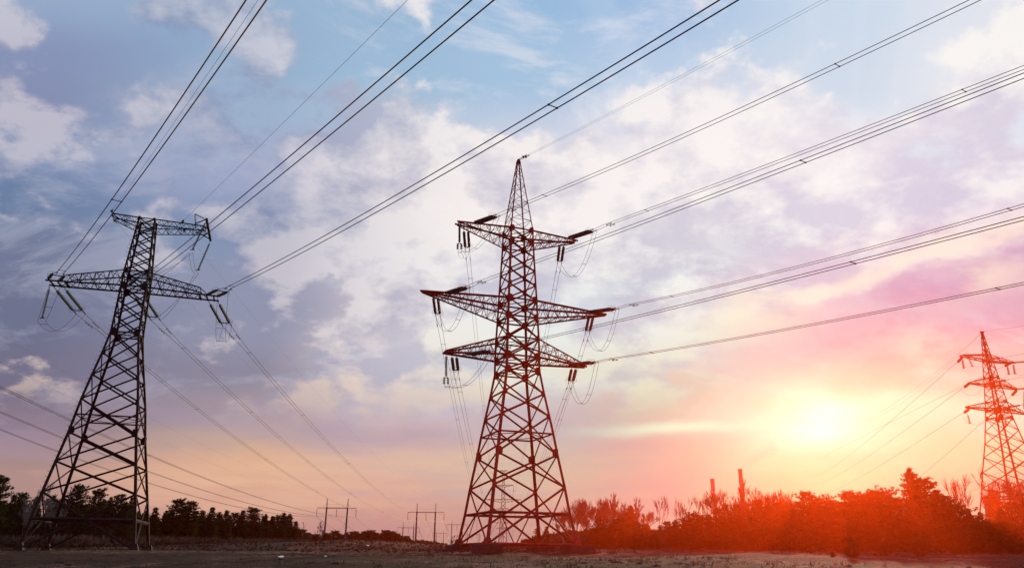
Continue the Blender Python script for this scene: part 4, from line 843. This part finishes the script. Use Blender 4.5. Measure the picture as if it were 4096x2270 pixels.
# ------------------------------------------------------------------ light: low sun, haze
SUN_AZ, SUN_EL = R(22.8), R(8.5)
sd = Vector((math.sin(SUN_AZ) * math.cos(SUN_EL), math.cos(SUN_AZ) * math.cos(SUN_EL), math.sin(SUN_EL)))
sl = bpy.data.lights.new('sun', 'SUN'); sl.energy = 5.0; sl.angle = R(.6); sl.color = (1, .74, .48)
so = bpy.data.objects.new('sun', sl); col.objects.link(so); so.rotation_euler = (-sd).to_track_quat('-Z', 'Y').to_euler()
import bmesh
def haze(name, loc_, scale, dens, yel, absb):
    me = bpy.data.meshes.new(name); bm = bmesh.new(); bmesh.ops.create_icosphere(bm, subdivisions=5, radius=1); bm.to_mesh(me); bm.free()
    ho = bpy.data.objects.new(name, me); col.objects.link(ho); ho.location = loc_; ho.scale = scale
    mt = bpy.data.materials.new('sunset_haze'); mt.use_nodes = True; nt = mt.node_tree; nt.nodes.clear(); o = nt.nodes.new('ShaderNodeOutputMaterial'); last = None
    for c_, d_, g_ in (((1, .055, .010), dens, .76), ((1, .30, .01), yel, .88)):
        a = nt.nodes.new('ShaderNodeVolumeScatter'); a.inputs['Color'].default_value = (*c_, 1); a.inputs['Density'].default_value = d_; a.inputs['Anisotropy'].default_value = g_
        if last is None: last = a.outputs[0]
        else: ad = nt.nodes.new('ShaderNodeAddShader'); nt.links.new(last, ad.inputs[0]); nt.links.new(a.outputs[0], ad.inputs[1]); last = ad.outputs[0]
    ab = nt.nodes.new('ShaderNodeVolumeAbsorption'); ab.inputs['Color'].default_value = (1, .1, .1, 1); ab.inputs['Density'].default_value = absb
    ad = nt.nodes.new('ShaderNodeAddShader'); nt.links.new(last, ad.inputs[0]); nt.links.new(ab.outputs[0], ad.inputs[1]); nt.links.new(ad.outputs[0], o.inputs['Volume'])
    me.materials.append(mt); tag(ho, 'warm red haze around the low sun', 'haze', kind='structure')
haze('haze', (64, 78, 0), (102, 98, 32), .00019, .000025, .0003)
haze('haze', (56, 68, 2), (72, 68, 22), .00049, .00007, .0008)
haze('haze', (66, 76, 2), (68, 62, 20), .00049, .00009, .0008)

# ------------------------------------------------------------------ world sky
w = bpy.data.worlds.new('World'); sc.world = w; w.use_nodes = True; nt = w.node_tree; nt.nodes.clear()
class S:
    def __init__(s, x): s.x = x
    def _m(s, op, *o, clamp=False):
        n = nt.nodes.new('ShaderNodeMath'); n.operation = op; n.use_clamp = clamp
        for i, v in enumerate((s,) + o):
            v = v.x if isinstance(v, S) else v
            if isinstance(v, (int, float)): n.inputs[i].default_value = v
            else: nt.links.new(v, n.inputs[i])
        return S(n.outputs[0])
    def __add__(s, o): return s._m('ADD', o)
    __radd__ = __add__
    def __sub__(s, o): return s._m('SUBTRACT', o)
    def __mul__(s, o): return s._m('MULTIPLY', o)
    __rmul__ = __mul__
    def __truediv__(s, o): return s._m('DIVIDE', o)
    def __pow__(s, o): return s._m('POWER', o)
    def __rsub__(s, o):
        n = nt.nodes.new('ShaderNodeMath'); n.operation = 'SUBTRACT'; n.inputs[0].default_value = o; nt.links.new(s.x, n.inputs[1]); return S(n.outputs[0])
    def clamp(s): return s._m('ADD', 0, clamp=True)
def exp(s): return S(math.e)._m('POWER', s)
def sstep(a, b, x):
    n = nt.nodes.new('ShaderNodeMapRange'); n.interpolation_type = 'SMOOTHSTEP'; nt.links.new(x.x, n.inputs[0])
    n.inputs[1].default_value = a; n.inputs[2].default_value = b; return S(n.outputs[0])
def gauss(cx, cy, rx, ry, rot=0, wx=None, wy=None):
    dx, dy = (wx or sx) - cx, (wy or sy) - cy; c, s_ = math.cos(R(rot)), math.sin(R(rot))
    a = (dx * c + dy * s_) / rx; b = (dy * c - dx * s_) / ry; return exp((a * a + b * b) * -1)
tc = nt.nodes.new('ShaderNodeTexCoord'); DIR = tc.outputs['Generated']
def dot(v):
    n = nt.nodes.new('ShaderNodeVectorMath'); n.operation = 'DOT_PRODUCT'; nt.links.new(DIR, n.inputs[0]); n.inputs[1].default_value = v; return S(n.outputs['Value'])
fwd = dot((0, math.cos(PITCH), math.sin(PITCH)))._m('MAXIMUM', .12); k = FPX / 1000
sx0 = dot((1, 0, 0)) / fwd * k + 2.048; sy0 = 1.135 - dot((0, -math.sin(PITCH), math.cos(PITCH))) / fwd * k
dx_, dy_, dz_ = dot((1, 0, 0)), dot((0, 1, 0)), dot((0, 0, 1))
# cloud layer coordinates: a flat layer overhead, so that clouds flatten towards the horizon
zq = dz_._m('MAXIMUM', 0) + .42
cv = nt.nodes.new('ShaderNodeCombineXYZ'); nt.links.new((dx_ / zq).x, cv.inputs[0]); nt.links.new((dy_ / zq).x, cv.inputs[1])
def nz(scale, detail, rough=.55, off=(0, 0, 0), stretch=(1, 1, 1), dist=0, vec=None):
    mp = nt.nodes.new('ShaderNodeMapping'); mp.inputs['Location'].default_value = off; mp.inputs['Scale'].default_value = stretch; nt.links.new(vec or cv.outputs[0], mp.inputs[0])
    n = nt.nodes.new('ShaderNodeTexNoise'); n.inputs['Scale'].default_value = scale; n.inputs['Detail'].default_value = detail; n.inputs['Roughness'].default_value = rough; n.inputs['Distortion'].default_value = dist
    nt.links.new(mp.outputs[0], n.inputs['Vector']); return S(n.outputs['Fac'])
n_warp1, n_warp2 = nz(1.6, 5, .6, (3, 1, 0)), nz(1.6, 5, .6, (9, 4, 2))
sx = sx0 + (n_warp1 - .5) * .55; sy = sy0 + (n_warp2 - .5) * .36
def lin(c): return tuple((v / 255 / 12.92 if v / 255 <= .04045 else ((v / 255 + .055) / 1.055) ** 2.4) for v in c)
COLS = [
 (.10, [(0, (150, 170, 200)), (250, (134, 146, 182)), (420, (132, 142, 176)), (600, (126, 142, 178)), (800, (106, 126, 162)), (1000, (112, 120, 150)), (1250, (108, 112, 140)), (1500, (114, 110, 135)), (1700, (135, 118, 135)), (1850, (165, 135, 135)), (1960, (176, 140, 135)), (2200, (150, 120, 125))]),
 (.98, [(0, (150, 178, 206)), (250, (146, 172, 202)), (450, (156, 176, 204)), (700, (156, 166, 198)), (880, (130, 148, 180)), (1100, (142, 148, 174)), (1300, (144, 147, 172)), (1500, (140, 136, 156)), (1650, (160, 145, 156)), (1800, (196, 165, 152)), (1900, (225, 176, 146)), (2050, (212, 158, 140)), (2200, (190, 140, 135))]),
 (1.58, [(0, (152, 182, 212)), (300, (156, 186, 214)), (450, (168, 192, 215)), (600, (180, 190, 212)), (800, (200, 200, 214)), (1050, (192, 196, 214)), (1250, (200, 190, 202)), (1400, (222, 208, 212)), (1600, (204, 184, 194)), (1750, (204, 170, 176)), (1870, (222, 178, 164)), (2000, (225, 166, 150)), (2180, (200, 145, 140))]),
 (2.1, [(0, (152, 186, 220)), (300, (164, 194, 222)), (600, (208, 212, 228)), (900, (226, 220, 228)), (1200, (222, 214, 226)), (1480, (232, 214, 214)), (1700, (212, 182, 190)), (1880, (230, 184, 168)), (2050, (214, 158, 150)), (2180, (200, 145, 142))]),
 (2.64, [(60, (160, 190, 225)), (250, (184, 205, 230)), (450, (218, 224, 238)), (700, (236, 234, 242)), (900, (240, 236, 242)), (1150, (238, 228, 236)), (1300, (244, 222, 220)), (1420, (246, 216, 204)), (1520, (238, 198, 188)), (1640, (225, 176, 172)), (1800, (220, 165, 170)), (1950, (220, 156, 164)), (2080, (230, 160, 155))]),
 (3.32, [(60, (202, 218, 235)), (350, (208, 220, 235)), (600, (238, 238, 245)), (820, (236, 234, 244)), (1000, (220, 204, 222)), (1100, (205, 178, 204)), (1220, (222, 172, 190)), (1370, (236, 182, 184)), (1500, (250, 206, 180)), (1600, (255, 235, 195)), (1700, (255, 252, 232)), (1850, (255, 240, 190)), (1990, (250, 206, 158)), (2180, (240, 180, 150))]),
 (3.8, [(60, (222, 228, 238)), (300, (230, 233, 240)), (500, (224, 229, 240)), (800, (214, 212, 235)), (950, (198, 174, 208)), (1100, (205, 162, 192)), (1250, (220, 170, 190)), (1400, (236, 182, 182)), (1500, (246, 206, 190)), (1600, (255, 233, 208)), (1750, (252, 222, 182)), (1900, (245, 190, 166)), (2180, (232, 165, 155))])]
def rampnode(stops):
    r = nt.nodes.new('ShaderNodeValToRGB'); r.color_ramp.interpolation = 'EASE'; e = r.color_ramp.elements
    while len(e) < len(stops): e.new(.5)
    for i, (p, c) in enumerate(stops): e[i].position = p / 2400; e[i].color = (*lin(c), 1)
    return r
fy = (sy / 2.4).clamp()
def mixc(f, a, b, mode='MIX'):
    n = nt.nodes.new('ShaderNodeMixRGB'); n.blend_type = mode
    for i, v in ((0, f), (1, a), (2, b)):
        v = v.x if isinstance(v, S) else v
        if isinstance(v, (int, float)): n.inputs[i].default_value = v
        elif isinstance(v, tuple): n.inputs[i].default_value = (*v, 1)
        else: nt.links.new(v, n.inputs[i])
    return n.outputs[0]
c = None
for (x0, st), nx in zip(COLS, [None] + COLS[:-1]):
    r = rampnode(st); nt.links.new(fy.x, r.inputs[0])
    c = r.outputs[0] if c is None else mixc(sstep(nx[0], x0, sx), c, r.outputs[0])
# broken clouds lit from the low sun: density noise, and the same noise a step towards the sun for the lit rims
def cloudtex(o):
    a_ = nz(3.3, 11, .57, (1.2 + .39 * o, .3 + .92 * o, 0), dist=.15); b_ = nz(8.5, 10, .6, (7 + .39 * o * 2.6, 2 + .92 * o * 2.6, 0), dist=.15)
    return a_ * .6 + b_ * .4
nA_ = nz(2.6, 10, .56, (1.2, .3, 0), dist=.25); nB_ = nz(6.5, 9, .6, (7, 2, 0), dist=.2)
tex = cloudtex(0); tex2 = cloudtex(.10)
lit = ((tex - tex2) * 9 + .5).clamp()
bias = gauss(.50, .17, .30, .26) * .10 + gauss(.86, .06, .30, .12) * .09 + gauss(.0, .12, .16, .26) * .10 + gauss(.95, .42, .36, .24) * .06 + gauss(1.10, .25, .10, .07, -30) * .15 + gauss(.22, .85, .5, .3) * .02 \
     + gauss(1.75, 1.05, .6, .5, -8) * .10 - gauss(.5, 1.3, .9, .42) * .10 - gauss(.1, .85, .4, .25) * .05 + gauss(2.95, .85, 1.1, .36, -14) * .15 + gauss(2.5, 1.15, .9, .35) * .06 + gauss(1.7, 1.45, .4, .3) * .07 + gauss(3.95, .35, .4, .3) * .05 \
     - gauss(1.95, .12, .75, .36, 12) * .13 - gauss(.28, .02, .10, .12) * .1 - gauss(2.9, .1, .4, .25) * .05
edge = (nz(5, 9, .6, (3, 3, 3)) - .5) * .40
bank = (1.25 - (sx0 - 3.0) * .31) * 1.0
bd = sy0 - bank + edge
sel = sstep(2.75, 3.0, sx0)
cover = sstep(.472, .538, tex + bias) * (1 - sel * sstep(-.02, .08, bd) * .75)
k1 = sstep(.9, 1.9, sx); k2 = sstep(2.4, 3.3, sx)
litc = mixc(k2, mixc(k1, lin((226, 216, 220)), lin((255, 246, 240))), lin((255, 250, 244)))
shc = mixc(k2, mixc(k1, lin((130, 138, 172)), lin((198, 192, 208))), lin((214, 204, 222)))
low = sstep(1.25, 1.75, sy0); litc = mixc(low, litc, lin((250, 214, 178)))
cc = mixc(lit, shc, litc)
fade = sstep(1.78, 1.45, sy0)
c = mixc(cover * (fade * (.52 + k1 * .2)), c, cc)
# second, finer and higher veil of wisps
vn = nz(4.2, 12, .66, (21, 5, 0), (1, 1.7, 1), .5); vb = gauss(2.9, .75, 1.2, .6) * .06 + gauss(1.3, .7, .8, .4) * .04
c = mixc(sstep(.50, .66, vn + vb) * (fade * .36), c, mixc(k1, lin((186, 188, 206)), lin((250, 243, 243))))
# faint crepuscular rays fanning up from the sun
ang = (sx0 - 3.3)._m('ARCTAN2', 1.7 - sy0); rv1 = nt.nodes.new('ShaderNodeCombineXYZ'); nt.links.new(ang.x, rv1.inputs[0])
ray = sstep(.5, .68, nz(9, 2, .5, (3, 0, 0), vec=rv1.outputs[0])); c = mixc(ray * (sstep(1.3, .5, sy0) * sstep(1.5, 2.1, sx0) * .09), c, lin((246, 246, 250)))
# lilac bank of cloud with bright rim at the right
rim = exp((bd + .035) / .045 * ((bd + .035) / .045) * -1)
c = mixc(sstep(-.01, .06, bd) * (sel * sstep(.50, .14, bd) * .45), c, lin((200, 164, 198)))
c = mixc(rim * (sel * sstep(.42, .6, nB_ + .08) * .75), c, lin((255, 238, 220)))
for (cx, cy, rx, ry, rot, am) in ((3.68, 1.42, .16, .1, 30, .6), (3.9, 1.12, .25, .07, -12, .7), (2.95, 1.28, .3, .09, -8, .7), (2.55, 1.52, .2, .08, 0, .4), (2.1, 1.52, .25, .14, 20, .35)):
    c = mixc((gauss(cx, cy, rx, ry, rot) * sstep(.42, .58, tex) * am).clamp(), c, lin((255, 240, 214)))
# glowing streak and the sun behind thin cloud
st1 = gauss(2.72, 1.705, .30, .022, -3.2, sx0, sy0 + (nB_ - .5) * .05) + gauss(3.55, 1.63, .5, .05, -3, sx0, sy0 + (nB_ - .5) * .09) + gauss(3.65, 1.57, .16, .035, 0, sx0, sy0 + (nB_ - .5) * .08) * .8
c = mixc((st1 * .95).clamp(), c, lin((255, 250, 222)))
c = mixc((gauss(3.3, 1.68, .55, .24, 0, sx0, sy0) * .5).clamp(), c, lin((255, 244, 196)))
sr = (sx0 - 3.29) * (sx0 - 3.29) / .0130 + (sy0 - 1.685) * (sy0 - 1.685) / .0040
halo = S(1.0) / (1 + sr * .55); halo = halo * sstep(.05, .2, halo + .05) * (.72 + (nB_ - .5) * 1.6 + (tex - .5) * 1.2)
c = mixc(1.0, c, mixc(halo, (0, 0, 0), (.85, .88, .78)), "ADD")
# horizontal wisps low in the sky
wv = nz(1, 7, .6, (0, 0, 0), (1.2, 1.2, 7), .2, DIR); wis = sstep(.52, .66, wv)
c = mixc(wis * (sstep(1.6, 1.85, sy0) * .35), c, lin((250, 206, 170)))
wv2 = nz(1.3, 7, .6, (5, 5, 5), (1.2, 1.2, 9), .2, DIR); c = mixc(sstep(.5, .64, wv2) * (sstep(1.45, 1.7, sy0) * sstep(2.9, 2.2, sx0) * .35), c, lin((168, 150, 178)))
hz = gauss(3.35, 1.85, 1.25, .62, 0, sx0, sy0)
c = mixc(hz, c, (.10, .99, .98), 'MULTIPLY')
sky = nt.nodes.new('ShaderNodeTexSky'); sky.sky_type = 'NISHITA'; sky.sun_disc = False; sky.sun_elevation = SUN_EL; sky.sun_rotation = SUN_AZ
bg1 = nt.nodes.new('ShaderNodeBackground'); bg1.inputs[1].default_value = .002; nt.links.new(sky.outputs[0], bg1.inputs[0])
bg2 = nt.nodes.new('ShaderNodeBackground'); bg2.inputs[1].default_value = 1.0; nt.links.new(c, bg2.inputs[0])
ad = nt.nodes.new('ShaderNodeAddShader'); nt.links.new(bg1.outputs[0], ad.inputs[0]); nt.links.new(bg2.outputs[0], ad.inputs[1])
wo = nt.nodes.new('ShaderNodeOutputWorld'); nt.links.new(ad.outputs[0], wo.inputs['Surface'])

sc.view_settings.view_transform = 'Standard'; sc.view_settings.look = 'None'; sc.view_settings.exposure = 0
sc.render.engine = 'CYCLES'; sc.cycles.use_denoising = True; sc.cycles.volume_bounces = 0; sc.cycles.max_bounces = 4; sc.cycles.diffuse_bounces = 2
sc.cycles.use_adaptive_sampling = False
w.cycles.sampling_method = 'MANUAL'; w.cycles.sample_map_resolution = 512
